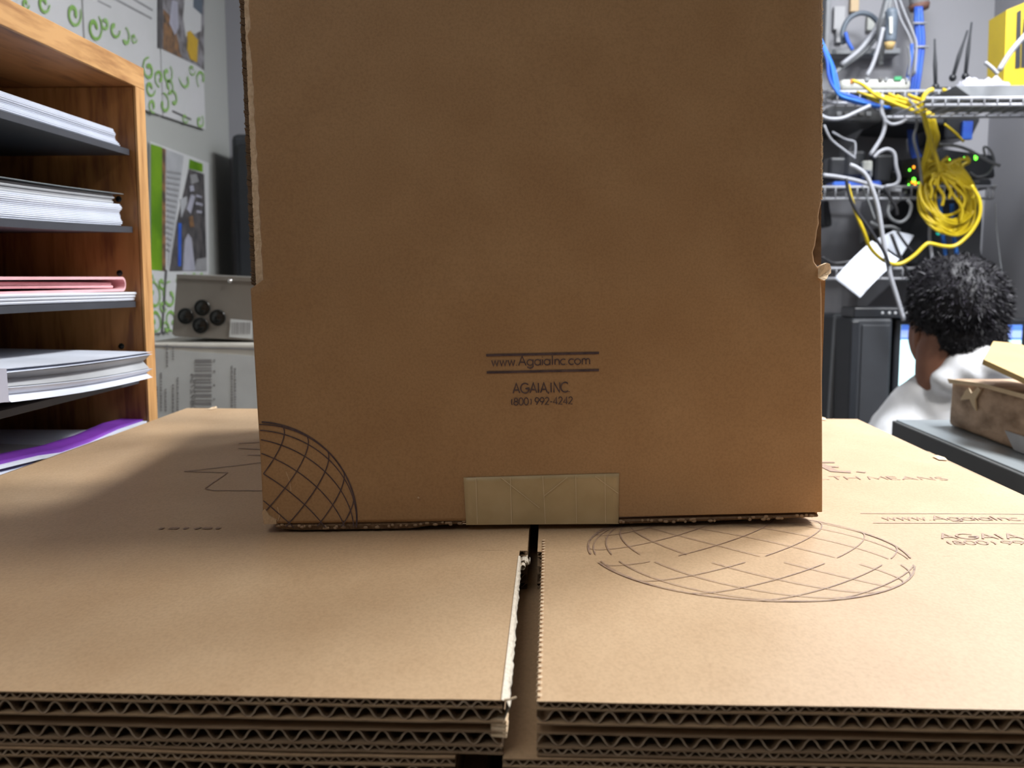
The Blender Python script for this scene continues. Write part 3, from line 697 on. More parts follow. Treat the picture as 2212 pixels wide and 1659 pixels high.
o = tag(build('paper_stack', slabs(12, z + .0006, .0145, ya + .01, yat(262), f, XK + .03, XS, lambda i: -.010 * math.sin(min(1, i / 9) * 1.6) + .001 * random.random(), lambda i: .0008 * math.sin(i)), 'paper'), 'thick ream of white paper on the top tray of the oak organiser', 'paper')
z, f, ya, yb = trayz[1]
o = tag(build('paper_stack', slabs(14, z + .0006, .0185, ya + .01, yat(257), f, XK + .03, XS, lambda i: .0012 * math.sin(i * 1.3), lambda i: .001 * math.sin(i * .7)), 'paper'), 'white paper stack on the second tray, below a loose grey-backed sheaf', 'paper')
ff = lambda y: f(y) + .0018 * max(0, (y - .45)) * 8 * (y - .45)
o = tag(build('paper_sheaf', slabs(4, z + .0196, .008, ya + .02, yat(252), f, XK + .04, XS - .004, lambda i: .001 * i, lambda i: -.0015 * (i % 2)), 'paper_grey'), 'grey sheaf of papers with a curled cover, lying on the second-tray stack', 'paper')
m = MB(); V = []
for i in range(13):
    y = ya + .02 + (yat(266) - ya - .02) * i / 12; zz = z + .0279 + f(y) + .004 * (1 - i / 12) ** 2
    V += [(XS, y, zz), (XK + .04, y, zz), (XS, y, zz + .0005), (XK + .04, y, zz + .0005)]
m.add(V, [q_ for i in range(12) for q_ in ((4 * i, 4 * i + 4, 4 * i + 5, 4 * i + 1), (4 * i + 2, 4 * i + 3, 4 * i + 7, 4 * i + 6), (4 * i, 4 * i + 2, 4 * i + 6, 4 * i + 4), (4 * i + 1, 4 * i + 5, 4 * i + 7, 4 * i + 3))])
build('cover', m, 'cab_top', o)
z, f, ya, yb = trayz[2]
tag(build('folder', slabs(3, z + .0006, .0075, ya + .01, yat(288), f, XK + .03, XS + .004, lambda i: .002 * math.sin(i + 1), lambda i: .001 * i), 'paper'), 'white folded papers lying under the pink ones on the third tray', 'paper')
t = thing('pink_papers', (XS, .5, z + .0085), 'pink folded sheets on the third tray of the oak organiser', 'paper')
f3 = lambda y: f(y)
def foldsheet(z0, y0, y1, hgt, x0, x1, th=.0022):
    mb = MB(); nn = 14; pr = [(y0, z0)] + [(y1 - .006, z0)] + [(y1 - .006 + .006 * math.sin(a), z0 + hgt / 2 - hgt / 2 * math.cos(a)) for a in (.5, 1.0, 1.57, 2.1, 2.6, 3.14)] + [(y0, z0 + hgt)]
    inn = [(y, zz) for (y, zz) in pr]; V = []
    cy = z0 + hgt / 2
    for (y, zz) in pr:
        s = (hgt / 2 - th) / (hgt / 2); y2 = y if y <= y1 - .0059 else y1 - .006 + (y - (y1 - .006)) * .7; V += [(x1, y, zz + f(y)), (x1, y2, cy + (zz - cy) * s + f(y)), (x0, y, zz + f(y)), (x0, y2, cy + (zz - cy) * s + f(y))]
    k = len(pr) - 1
    mb.add(V, [q_ for i in range(k) for q_ in ((4 * i, 4 * i + 4, 4 * i + 5, 4 * i + 1), (4 * i + 2, 4 * i + 3, 4 * i + 7, 4 * i + 6), (4 * i, 4 * i + 2, 4 * i + 6, 4 * i + 4), (4 * i + 1, 4 * i + 5, 4 * i + 7, 4 * i + 3))] + [(0, 1, 3, 2), (4 * k, 4 * k + 2, 4 * k + 3, 4 * k + 1)])
    return mb
build('folded_sheet', foldsheet(z + .0088, ya + .01, yat(258), .0125, XK + .04, XS + .002), 'paper_pink', t)
build('inner_sheet', slabs(2, z + .0115, .005, ya + .01, yat(243), f, XK + .04, XS - .004, lambda i: -.003 * i, lambda i: 0), 'paper_pink', t)
# the thick white booklet that sticks out of the fourth tray, rising to the right
z, f, ya, yb = trayz[3]
t = thing('brochure_stack', (XS, .6, z), 'white booklets jutting out of the fourth tray, sloping up past the oak end panel', 'paper')
XO = XF + .020
def pz(px, py): return at_x(px, py, XO)
bl, br = pz(25, 869), pz(330, 815); tl_, tr = pz(10, 800), pz(330, 762)
def quadstack(a, b, c, d, depth, n, curl=0, mm='paper', nm='booklet'):
    mb = MB(); V = []
    nn = 10
    for k in range(nn + 1):
        t1 = k / nn; lo = a.lerp(b, t1); hi = c.lerp(d, t1); s = -curl * math.sin(math.pi * t1)
        lo = lo + Vector((0, 0, s)); hi = hi + Vector((0, 0, s))
        V += [lo, lo.lerp(hi, .5) + Vector((-.006, 0, 0)), hi, hi + Vector((-depth, 0, .004)), lo + Vector((-depth, 0, 0))]
    mb.add(V, [(5 * k + q1, 5 * k + (q1 + 1) % 5, 5 * k + 5 + (q1 + 1) % 5, 5 * k + 5 + q1) for k in range(nn) for q1 in range(5)] + [(0, 1, 2, 3, 4), tuple(5 * nn + q1 for q1 in range(4, -1, -1))])
    return mb
blm = bl.lerp(tl_, .45); brm = br.lerp(tr, .35)
build('booklet', quadstack(bl, br, blm, brm, .20, 1, .002), 'paper', t)
a2, b2 = blm + Vector((-.005, 0, .0006)), brm + Vector((-.003, 0, .0006))
build('booklet', quadstack(a2, b2, bl.lerp(tl_, .9) + Vector((-.008, 0, 0)), br.lerp(tr, .92) + Vector((-.002, 0, 0)), .20, 1, .002), 'paper_grey', t)['label'] = 'grey inner booklet'
build('cover', quadstack(bl.lerp(tl_, .92), br.lerp(tr, .94), tl_ + Vector((0, 0, .001)), tr + Vector((0, 0, .0008)), .20, 1, .001), 'paper', t)
m = MB(); e0 = pz(0, 795); e1 = pz(0, 872)
m.prism([pz(-60, 800), pz(14, 796), pz(20, 868), pz(-60, 876)], (-.18, 0, 0)); build('spine', m, 'photo_pale', t)
z, f, ya, yb = trayz[4]
tag(build('paper_stack', slabs(8, z + .0006, .016, ya + .01, yb - .02, f, XK + .03, XS - .004, lambda i: .001 * i, lambda i: 0), 'paper'), 'white paper stack beneath the purple folders on the lowest tray', 'paper')
# purple folders low down
zl = ST - .006
t = thing('purple_folders', (-.43, .6, zl - .01), 'purple folders with loose white papers on the lowest tray, beside the stack edge', 'folder')
def low(px, py, x): return at_x(px, py, x)
def strip(pl, x, dz, w_, mm, nm):
    mb = MB(); P_ = [low(px, py, x) for (px, py) in pl]; V = []
    for p in P_: V += [p, p + Vector((0, 0, -dz)), p + Vector((-w_, .01, -dz)), p + Vector((-w_, .01, 0))]
    n = len(P_) - 1; mb.add(V, [(4 * k + q1, 4 * k + (q1 + 1) % 4, 4 * k + 4 + (q1 + 1) % 4, 4 * k + 4 + q1) for k in range(n) for q1 in range(4)] + [(0, 3, 2, 1), (4 * n, 4 * n + 1, 4 * n + 2, 4 * n + 3)])
    return build(nm, mb, mm, t)
strip([(-40, 1004), (60, 982), (130, 968), (200, 945), (260, 918), (322, 902)], -.3665, .0050, .020, 'purple', 'folder')
strip([(-40, 1016), (90, 985), (140, 978), (200, 957), (262, 928), (318, 909)], -.363, .0022, .03, 'paper', 'loose_sheet')
strip([(60, 972), (110, 958), (150, 950), (180, 957), (190, 965)], -.40, .0030, .08, 'paper', 'loose_sheet')
strip([(-40, 1036), (60, 1012), (100, 1000)], -.358, .0026, .10, 'paper', 'loose_sheet')
strip([(-40, 1050), (30, 1030), (60, 1020)], -.354, .0028, .10, 'photo_pale', 'loose_sheet')
strip([(-40, 985), (60, 972), (120, 962)], -.39, .002, .08, 'paper_grey', 'loose_sheet')

# ================================================================== posters on the left wall
XW = XL + .004
def wp(px, py, x=XW): return at_x(px, py, x)
def wpoly(mb, pl, lift=.0): mb.prism([wp(px, py, XW + .006 + lift) for (px, py) in pl], (-.0012, 0, 0))
def spiral(mb, cx, cy, r, a0, turns, wd, sgn=1, stx=.55):
    pts = []
    for i in range(int(22 * turns) + 1):
        t = i / (22 * turns); a = R(a0) + sgn * t * turns * 2 * math.pi; rr = r * (1 - .8 * t); v = wp(cx + rr * stx * math.cos(a), cy + rr * math.sin(a) + rr * .3 * stx * math.cos(a), XW + .0075); pts.append(v)
    V = []; n = len(pts)
    for i, p in enumerate(pts):
        a = pts[max(i - 1, 0)]; b = pts[min(i + 1, n - 1)]; t = (b - a).normalized(); nn = Vector((0, -t.z, t.y)) * wd * (.5 + 1.0 * i / n) / 2; V += [p + nn, p - nn]
    mb.add(V, [(2 * i, 2 * i + 1, 2 * i + 3, 2 * i + 2) for i in range(n - 1)])
def banner(label, panels, ybot):
    t = thing('wall_poster', tuple(wp(360, ybot)), label, 'poster'); return t
t = thing('wall_poster', tuple(wp(380, 262)), 'upper poster on the left wall with green scrolls and an office photo', 'poster')
ztop = 2.05
def wpan(x0, yb0, x1, yb1, zt):
    a, b = wp(x0, yb0), wp(x1, yb1); X = XW + .005
    return MB().prism([(X, a.y, a.z), (X, b.y, b.z), (X, b.y, zt), (X, a.y, zt)], (-.005, 0, 0))
def botline(px): return 240 + (px - 318) * .327
build('panel', wpan(349, botline(349), 440, botline(440), ztop), 'poster', t); build('panel', wpan(183, 196, 346, botline(346), ztop), 'poster', t); build('panel', wpan(-60, 115, 179, 195, ztop), 'poster', t)
m = MB(); wpoly(m, [(346, -120), (441, -90), (441, 152), (428, 142), (345, 103)]); ph = build('photo', m, 'photo_mid', t)
m = MB(); wpoly(m, [(341, -120), (354, -118), (350, 104), (341, 104)], .001); build('photo_edge', m, 'photo_dark', ph)
m = MB(); wpoly(m, [(354, 20), (372, 40), (384, 85), (392, 125), (353, 106)], .001); build('brown_patch', m, 'photo_brown', ph)
m = MB(); wpoly(m, [(406, 88), (404, 70), (412, 66), (420, 78), (428, 86), (426, 135), (412, 128), (405, 108)], .0015); build('yellow_patch', m, 'photo_yellow', ph)
m = MB(); wpoly(m, [(404, -60), (436, -40), (434, 66), (420, 74), (410, 66), (402, 80), (396, 40)], .001); build('pale_patch', m, 'poster', ph)
m = MB(); wpoly(m, [(418, -10), (438, -8), (437, 32), (418, 16)], .0015); build('blue_patch', m, 'bluegrey', ph)
m = MB(); wpoly(m, [(372, 0), (384, 4), (386, 60), (378, 76), (366, 50)], .0012); build('pale_patch', m, 'photo_pale', ph)
m = MB()
for (cx, cy, r, a0, tn, sg) in ((205, 60, 32, -60, 1.2, 1), (228, 50, 16, 200, 1, -1), (160, 30, 30, -30, 1.2, 1), (270, 82, 24, -80, .6, 1), (248, 62, 22, 0, .8, 1), (322, 150, 26, -90, 1.2, -1), (345, 168, 20, 90, 1, 1), (325, 190, 20, 0, 1, 1), (362, 160, 22, -60, 1, 1), (366, 185, 18, 90, 1, -1), (402, 170, 26, 180, .6, -1), (415, 150, 14, 0, 1, 1), (355, 225, 24, -100, .9, 1), (330, 228, 16, 60, 1, 1), (400, 255, 12, 0, 1, 1), (432, 262, 16, -60, 1, 1), (375, 215, 22, 200, .8, 1), (95, 6, 24, 0, 1, 1), (56, 8, 14, 0, 1, 1), (290, 82, 12, 0, 1, 1), (436, 170, 22, 120, .8, 1)):
    spiral(m, cx, cy, r, a0, tn, .0075 if r > 15 else .005, sg)
stuff(build('scroll_print', m, 'green', t))
m = MB()
for pl in ([(212, 0), (240, 14), (240, 17), (212, 3)], [(246, -6), (328, 38), (328, 42), (246, -2)], [(262, -20), (330, 20), (330, 24), (262, -16)]): wpoly(m, pl)
stuff(build('text_line', m, 'grey_ink', t))
m = MB(); wpoly(m, [(373, 238), (413, 256), (413, 260), (373, 242)]); build('text_line', m, 'photo_dark', t)
# lower poster
t = thing('wall_poster', tuple(wp(390, 720)), 'lower poster on the left wall with a lime stripe and a dark photo', 'poster')
def quad(m, x0, x1, ta, tb, ba, bb): wpoly(m, [(x0, ta), (x1, tb), (x1, bb), (x0, ba)])
a, b = wp(322, 306), wp(447, 352); c, d = wp(447, 695), wp(322, 722); X = XW + .005
build('panel', MB().prism([(X, a.y, a.z), (X, b.y, b.z), (X, c.y, c.z), (X, d.y, d.z)], (-.005, 0, 0)), 'poster', t)
m = MB(); quad(m, 327, 350, 311, 318, 583, 585); build('lime_stripe', m, 'lime', t)
m = MB(); quad(m, 350, 358, 319, 322, 585, 586); build('brown_stripe', m, 'photo_brown', t)
m = MB(); wpoly(m, [(359, 322), (397, 337), (380, 480), (368, 560), (362, 586)]); ta = build('text_panel', m, 'paper_grey', t)
m = MB()
for i in range(15):
    y = 368 + i * 12; w_ = 30 - i * 1.7; wpoly(m, [(361, y), (361 + w_, y + 5), (361 + w_, y + 9), (361, y + 4)], .0015)
stuff(build('text_line', m, 'grey_ink', ta))
m = MB(); wpoly(m, [(408, 365), (441, 376), (447, 585), (366, 586), (382, 480), (396, 420)]); ph = build('photo', m, 'photo_dark', t)
m = MB(); wpoly(m, [(410, 344), (438, 354), (438, 372), (408, 364)]); build('lime_block', m, 'lime', t)
for pl, mm in (([(396, 585), (400, 520), (407, 505), (414, 515), (422, 585)], 'photo_pale'), ([(404, 452), (414, 420), (422, 424), (412, 462)], 'photo_pale'), ([(390, 430), (404, 424), (404, 440), (392, 470)], 'paper_grey'), ([(411, 378), (424, 376), (430, 392), (414, 398)], 'grey_ink'), ([(410, 402), (418, 400), (420, 412), (412, 414)], 'photo_pale'), ([(425, 420), (436, 424), (436, 428), (425, 425)], 'photo_pale'), ([(424, 436), (438, 440), (438, 445), (424, 442)], 'photo_pale'), ([(426, 454), (436, 456), (436, 461), (426, 460)], 'photo_pale'), ([(386, 482), (392, 482), (391, 575), (386, 575)], 'bcable'), ([(408, 470), (416, 466), (420, 490), (412, 492)], 'photo_brown'), ([(420, 585), (426, 560), (446, 556), (447, 585)], 'grey_ink')):
    m = MB(); wpoly(m, pl, .0012); build('photo_patch', m, mm, ph)
m = MB()
for (cx, cy, r, a0, tn, sg) in ((332, 640, 32, -90, 1, 1), (368, 640, 32, -90, 1, -1), (336, 690, 26, 90, 1, -1), (372, 690, 26, 90, 1, 1), (350, 612, 14, 0, 1, 1), (352, 662, 14, 0, 1, 1), (386, 605, 10, 0, 1, 1), (400, 598, 8, 0, 1, 1), (420, 596, 8, 0, 1, 1), (436, 596, 8, 0, 1, 1), (328, 600, 12, 0, 1, 1), (390, 650, 20, 0, 1, 1), (330, 708, 12, 0, 1, 1), (360, 708, 14, 180, 1, 1)):
    spiral(m, cx, cy, r, a0, tn, .0075, sg)
stuff(build('scroll_print', m, 'green', t))
m = MB()
for (x0, y0, x1, y1) in ((360, 583, 350, 720),): wpoly(m, [(x0 - 1.5, y0), (x0 + 1.5, y0), (x1 + 2.5, y1), (x1 - 1, y1)], .002)
build('seam', m, 'photo_dark', t)
# black cabinet behind, by the back corner
a = at_y(506, 330, 2.55)
t = thing('tall_black_cabinet', (a.x + .2, 2.6, 0), 'tall black cabinet edge showing left of the carton, far back', 'cabinet')
build('body', MB().rbox(a.x, a.x + .38, 2.52, 2.70, .02, at_y(520, 292, 2.55).z, .015), 'blackm', t)
build('door', MB().rbox(a.x + .02, a.x + .36, 2.508, 2.52, .06, at_y(520, 300, 2.55).z - .02, .003), 'black', t)

# ================================================================== cream carton and grey device behind the organiser
YC = 1.35
z1 = at_y(440, 742, YC).z; xa = at_y(300, 800, YC).x; xb = at_y(640, 800, YC).x
t = thing('storage_table', ((xa + xb) / 2, 1.5, 0), 'low table hidden beneath the cream carton', 'table')
build('tabletop', MB().rbox(XL + .02, -.14, 1.22, 1.75, .72, .75, .004), 'table', t)
for x in (XL + .05, -.18):
    for y in (1.26, 1.7): build('leg', MB().rbox(x - .02, x + .02, y - .02, y + .02, 0, .72, .003), 'table', t)
t = thing('shipping_carton', ((xa + xb) / 2, 1.45, .751), 'cream shipping carton with a white barcode label, behind the organiser', 'cardboard box')
bd = build('body', MB().rbox(xa, xb, YC, YC + .22, .751, z1, .004), 'carton', t)
def cy(px, py, o=.0012): return at_y(px, py, YC - o)
m = MB(); m.prism([cy(318, 752), cy(560, 770), cy(560, 1000), cy(318, 1000)], (0, .001, 0)); lb = build('label', m, 'label', t)
m = MB(); m.prism([cy(318, 745, .0006), cy(560, 752, .0006), cy(560, 756, .0006), cy(318, 749, .0006)], (0, .0006, 0)); build('flap_seam', m, 'grey_ink', t)
m = MB(); yy = 776
for wbar, gp in ((8, 3), (3, 4), (2, 3), (3, 5), (7, 4), (3, 3), (4, 5), (6, 4), (3, 5), (7, 5), (3, 3), (6, 5), (4, 4), (7, 5), (3, 4), (8, 4)):
    m.prism([cy(421, yy, .0018), cy(457, yy, .0018), cy(457, yy + wbar, .0018), cy(421, yy + wbar, .0018)], (0, .0005, 0)); yy += wbar + gp
stuff(build('barcode', m, 'grey_ink', lb))
m = MB()
def PV(px0, py0, o=.0016):
    def P(u, v, h): return cy(px0 + v, py0 - u, o)
    return P
write(m, '# 10892754', 0, 0, 110, 0, 9, 2.4, PV(412, 915))
for (px, ya_, yb_) in ((361, 745, 790), (374, 750, 778), (339, 835, 885), (348, 805, 885), (358, 840, 885), (374, 830, 900), (384, 815, 890), (501, 790, 905), (508, 795, 905), (463, 776, 782), (463, 800, 803), (463, 830, 834), (463, 860, 863)):
    y = ya_
    while y < yb_: L_ = random.uniform(2, 6); m.prism([cy(px - 1.6, y, .0018), cy(px + 1.6, y, .0018), cy(px + 1.6, y + L_, .0018), cy(px - 1.6, y + L_, .0018)], (0, .0005, 0)); y += L_ + random.uniform(1, 3)
stuff(build('label_print', m, 'grey_ink', lb))
# grey metal device with four black sockets
YD = 1.375
p = [at_y(383, 595, YD + .004), at_y(600, 604, YD), at_y(600, 741, YD), at_y(379, 729, YD + .004), at_y(372, 724, YD + .004)]
dv = thing('metal_switch_box', ((p[0].x + p[1].x) / 2, YD + .07, z1), 'grey metal box with four black round feet, standing on the cream carton', 'device')
zb = z1 + .0008
lift = Vector((0, 0, max(0, zb - min(q_.z for q_ in p))))
p = [q_ + lift * 1 for q_ in p]
build('case', MB().prism(p, (0, .13, 0)), 'metal_grey', dv)
build('rim', MB().prism([p[0] + Vector((0, -.003, 0)), p[1] + Vector((0, -.003, 0)), p[1] + Vector((0, -.003, -.006)), p[0] + Vector((0, -.003, -.006))], (0, .003, 0)), 'metal_grey', dv)
for (px, py) in ((401, 683), (437, 665), (470, 686), (433, 703)):
    q_ = at_y(px, py, YD - .0005); Tm = Matrix.Translation(q_) @ Matrix.Rotation(R(90), 4, 'X')
    build('rubber_foot', MB().lathe([(.0118, 0), (.0118, .0012), (.0108, .0020), (.0098, .0016), (.006, .0030), (.003, .0036), (.0002, .0038)], Tm, 24), 'rubber', dv)
q_ = at_y(497, 607, YD - .003); build('screw', MB().lathe([(.0032, 0), (.003, .0012), (.0015, .002), (.0002, .0021)], Matrix.Translation(q_) @ Matrix.Rotation(R(90), 4, 'X'), 12), 'chrome', dv)
m = MB(); m.prism([at_y(498, 689, YD - .001), at_y(545, 693, YD - .001), at_y(545, 732, YD - .001), at_y(495, 728, YD - .001)], (0, .0006, 0)); st_ = build('sticker', m, 'label', dv)
m = MB()
for i in range(9): x = 501 + i * 4.6; m.prism([at_y(x, 696, YD - .0016), at_y(x + 1.6 + (i % 3) * .5, 696, YD - .0016), at_y(x + 1.2 + (i % 3) * .5, 722, YD - .0016), at_y(x - .4, 722, YD - .0016)], (0, .0003, 0))
stuff(build('barcode', m, 'grey_ink', st_))
# ================================================================== grey cabinet on the right with the worn carton
CX, CZ = .45, 1.064
yfar = at_x(1928, 903, CX).y
t = thing('metal_cabinet', (CX + .24, .9, 0), 'grey metal cabinet with pale top, right of the box stack', 'cabinet')
build('body', MB().rbox(CX + .002, CX + .48, .42, yfar - .002, .0, CZ - .028, .004), 'cab_side', t)
build('top_panel', MB().rbox(CX + .0045, CX + .482, .415, yfar, CZ - .0015, CZ, .0005), 'cab_top', t)
build('rim', MB().rbox(CX, CX + .484, .412, yfar + .002, CZ - .028, CZ - .0015, .0015), 'cab_side', t)
BX0, BX1, BY0, BY1, BZ = .502, .72, .72, 1.226, 1.124
t = thing('worn_carton', ((BX0 + BX1) / 2, .97, CZ + .0005), 'scuffed brown long carton with peeled tape, on the grey cabinet', 'cardboard box')
mb = MB().rbox(BX0, BX1, BY0, BY1, CZ + .0005, BZ, .005, seg=3)
bm = bmesh.new(); me_ = bpy.data.meshes.new('tmp'); me_.from_pydata(mb.v, [], mb.f); bm.from_mesh(me_); bmesh.ops.subdivide_edges(bm, edges=bm.edges[:], cuts=5, use_grid_fill=True)
for v in bm.verts: v.co += Vector((.0025 * noise.noise(v.co * 22), 0, .002 * noise.noise(v.co * 18 + Vector((5, 5, 5))) if v.co.z > CZ + .02 else 0))
bm.verts.index_update(); mb2 = MB().add([v.co.copy() for v in bm.verts], [tuple(v.index for v in f.verts) for f in bm.faces], True); bm.free()
bd = build('body', mb2, 'worn', t)
m = MB()
def bp(px, py, o=.0035): return at_x(px, py, BX0 - o)
m.prism([bp(2084, 846), bp(2090, 838), bp(2098, 850), bp(2112, 836), bp(2118, 842), bp(2106, 862), bp(2108, 888), bp(2100, 876), bp(2094, 862), bp(2074, 864)], (.002, 0, 0)); build('tape_remnant', m, 'worn_light', bd)
m = MB(); m.prism([bp(2046, 818), bp(2120, 828), bp(2212, 852), bp(2300, 875), bp(2300, 884), bp(2212, 862), bp(2120, 836), bp(2050, 828)], (.0025, 0, 0)); build('edge_tape', m, 'worn_light', bd)
m = MB(); m.prism([bp(2170, 930), bp(2230, 950), bp(2260, 990), bp(2215, 982), bp(2190, 972)], (.002, 0, 0)); build('address_label', m, 'paper_grey', bd)
pts_ = [at_y(2124, 776, 1.10), at_y(2146, 737, 1.20), at_y(2206, 737, 1.20), at_y(2290, 800, 1.10), at_y(2290, 852, .98)]
a0, a1, a4 = pts_[0], pts_[1], pts_[4]; nn = (a1 - a0).cross(a4 - a0).normalized()
if nn.z > 0: nn = -nn
flat = [p - nn * (p - a0).dot(nn) for p in pts_]
t = thing('cardboard_offcut', tuple(flat[0]), 'folded piece of tan cardboard leaning on top of the scuffed carton', 'cardboard')
build('flap', MB().prism(flat, nn * .006), 'tan', t)
low = [p + nn * .0065 for p in flat]
zb_ = min(p.z for p in low)
fo = [at_y(2195, 818, 1.0), at_y(2300, 830, 1.0)]
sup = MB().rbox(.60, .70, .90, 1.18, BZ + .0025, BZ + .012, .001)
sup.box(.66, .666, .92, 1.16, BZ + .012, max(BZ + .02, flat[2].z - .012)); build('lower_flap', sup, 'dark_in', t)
for (px, py, L_) in ((1826, 900, .022), (1838, 905, .014)):
    pass

# ================================================================== wall shelves (white wire) with their gear
YS, YS2 = 2.35, 2.66
def P(px, py, Y=2.42): return at_y(px, py, Y)
def wire_shelf(label, pxl, pxr, ytop, lip, Yf, Yb, xr=None, hang=True):
    zt_ = P((pxl + pxr) / 2, ytop, Yf).z; zl = P((pxl + pxr) / 2, ytop + lip, Yf).z
    x0 = P(pxl, ytop, Yf).x; x1 = P(pxr, ytop, Yf).x if xr is None else xr
    t = thing('wire_shelf', ((x0 + x1) / 2, Yb, zl), label, 'shelf', )
    build('front_rail', MB().tube([(x0, Yf, zt_), (x1, Yf, zt_)], .0038), 'wire', t)
    build('lower_rail', MB().tube([(x0, Yf + .002, zl), (x1, Yf + .002, zl)], .0036), 'wire', t)
    build('back_rail', MB().tube([(x0, Yb, zt_), (x1, Yb, zt_)], .0036), 'wire', t)
    build('end_rail', MB().tube(curve([(x1, Yb, zt_), (x1, Yf + .01, zt_), (x1, Yf, zt_ - .004), (x1, Yf, zl)], 4), .0036), 'wire', t)
    n = int((x1 - x0) / .026); first = None
    for i in range(n + 1):
        x = x0 + (x1 - x0) * (i + .5) / (n + 1)
        if first is None:
            first = build('cross_wire', MB().tube([(x, Yb, zt_ + .003), (x, Yf + .004, zt_ + .003), (x, Yf - .002, zt_), (x, Yf - .001, zl)], .0016, 5), 'wire', t); xx = x
        else:
            c = first.copy(); C.objects.link(c); c.parent = t; c.location.x = first.location.x + (x - xx); WM[c.name] = WM[t.name]
    for x in (x0 + .02, (x0 + x1) / 2 + .05):
        build('wall_bracket', MB().prism([(x, Yb, zt_ - .006), (x, Yf + .04, zt_ - .006), (x, Yf + .04, zt_ - .012), (x, Yb + .02, zt_ - .11), (x, YB, zt_ - .12), (x, YB, zt_ - .006)], (.004, 0, 0)), 'wire', t)
    return t, zt_ + .005, x0, x1
s1, zs1, _, _ = wire_shelf('upper white wire shelf, yellow cables pouring over it', 1700, 2040, 198, 24, YS, YS2)
s2, zs2, _, _ = wire_shelf('middle white wire shelf holding the black network switches', 1700, 2146, 404, 25, YS, YS2)
s3, zs3, _, _ = wire_shelf('lower white wire shelf just above the seated person', 1700, 2130, 580, 22, YS, YS2)
sB, zsB, xb0, xb1 = wire_shelf('high white wire shelf on the right wall, yellow device standing on it', 2000, 2300, 212, 14, 2.05, 2.28, xr=XR - .004)
for c in list(sB.children):
    if c.name.startswith('wall_bracket'): bpy.data.objects.remove(c)
build('wall_clip', MB().box(XR - .03, XR - .001, 2.14, 2.155, zsB - .02, zsB - .006), 'wire', sB)

def cable(label, pts, r, mm, group=None, name='cable', n=6, extra=None, cat='cable'):
    o = build(name, MB().tube(curve(pts, n), r * (.8 if mm in ('wcable', 'gcable', 'kcable') else .88), 7), mm); tag(o, label, cat, group); return o
def cpx(pl, Y=2.33): return [P(p[0], p[1], p[2] if len(p) > 2 else Y) for p in pl]

# --- panel and cables at the top
a = P(1790, 118, 2.66); b = P(1952, -60, 2.66)
t = thing('wall_junction_box', ((a.x + b.x) / 2, 2.7, a.z), 'pale grey open junction box on the back wall, blue cable loop across it', 'junction box')
build('back_plate', MB().rbox(a.x, b.x, 2.69, YB - .001, a.z, b.z, .003), 'wall_r', t)
build('bottom_rim', MB().rbox(a.x, b.x, 2.655, 2.69, a.z, a.z + .014, .002), 'gcable', t)
build('left_rim', MB().rbox(a.x - .012, a.x, 2.655, 2.70, a.z, b.z, .002), 'gcable', t)
for (px, py, s, mm) in ((1812, 40, .03, 'pipe'), (1845, 8, .022, 'worn_light'), (1812, 78, .018, 'pipe'), (1880, 50, .02, 'wall')):
    q_ = P(px, py, 2.68); build('fitting', MB().rbox(q_.x - s / 2, q_.x + s / 2, 2.672, 2.69, q_.z - s, q_.z + s, .002), mm, t)
ring = [(1862 + 42 * math.cos(R(a_)), 78 - 50 * math.sin(R(a_))) for a_ in range(-60, 215, 20)]
cable('thick blue-grey cable loop on the junction box', cpx(ring, 2.60), .0075, 'bluegrey', extra=None)
cable('blue cable segment inside the round loop', cpx([(1826, 70), (1832, 90), (1842, 108)], 2.58), .0055, 'bcable')
cable('pale grey cable running diagonally down from the dark bundle', cpx([(1912, 20), (1893, 60), (1860, 105), (1818, 140)], 2.55), .0085, 'wcable')
cable('dark grey cable below the diagonal pale one', cpx([(1922, 10), (1905, 60), (1870, 108), (1822, 143), (1797, 165)], 2.56), .0075, 'gcable')
cable('bright white cable dropping to the white modem', cpx([(1908, 60), (1898, 100), (1885, 140), (1873, 163)], 2.45), .0065, 'wcable')
t = thing('cable_bundle', tuple(P(1915, 60, 2.5)), 'dark grey bundle of cables beside the glossy grey cylinder', 'cable')
for k in range(4): build('cable', MB().tube(curve(cpx([(1928 - 2 * k, -30), (1918 - 4 * k, 30), (1908 - 3 * k, 65), (1906 - k, 110 + 10 * k)], 2.5 + .008 * (k % 2)), 5), .0065, 7), 'gcable', t)
t = thing('grey_cylinder', tuple(P(1922, 108, 2.48)), 'glossy dark grey cylinder with tan end, hanging at the top of the wall', 'device')
build('body', MB().tube(curve(cpx([(1924, 18), (1926, 40), (1924, 70), (1922, 92)], 2.46), 4), [.008] + [.0145] * 11 + [.013], 14), 'bluegrey', t)
build('end_cap', MB().tube(cpx([(1922, 92), (1921, 106)], 2.46), [.0135, .009], 14), 'tan', t)
build('painted_highlight', MB().prism(cpx([(1921, 36), (1928, 36), (1928, 72), (1922, 72)], 2.443), (0, .002, 0)), 'modem', t)  # pale strip painting the gloss highlight onto the cylinder
for k, pl in enumerate(([(1930, -10), (1945, 40), (1965, 80), (1975, 120), (1972, 165)], [(1940, -10), (1955, 30), (1972, 70), (1980, 100), (1976, 160)], [(1962, 100), (1966, 130), (1962, 165)])):
    cable(['thin white cable left of the blue trunk cables', 'second thin white cable crossing to the blue trunk', 'short grey cable just left of the blue trunk'][k], cpx(pl, 2.50 - .01 * k), .0035, 'wcable' if k < 2 else 'gcable')
t = thing('conduit', tuple(P(1985, 22, 2.6)), 'grey conduit pipe at the top with a brown mouth', 'pipe')
build('pipe', MB().tube(cpx([(1985, -60), (1985, 12)], 2.6), .024, 16), 'pipe', t); build('collar', MB().tube(cpx([(1985, 10), (1986, 22)], 2.6), [.027, .023], 16), 'brown', t)
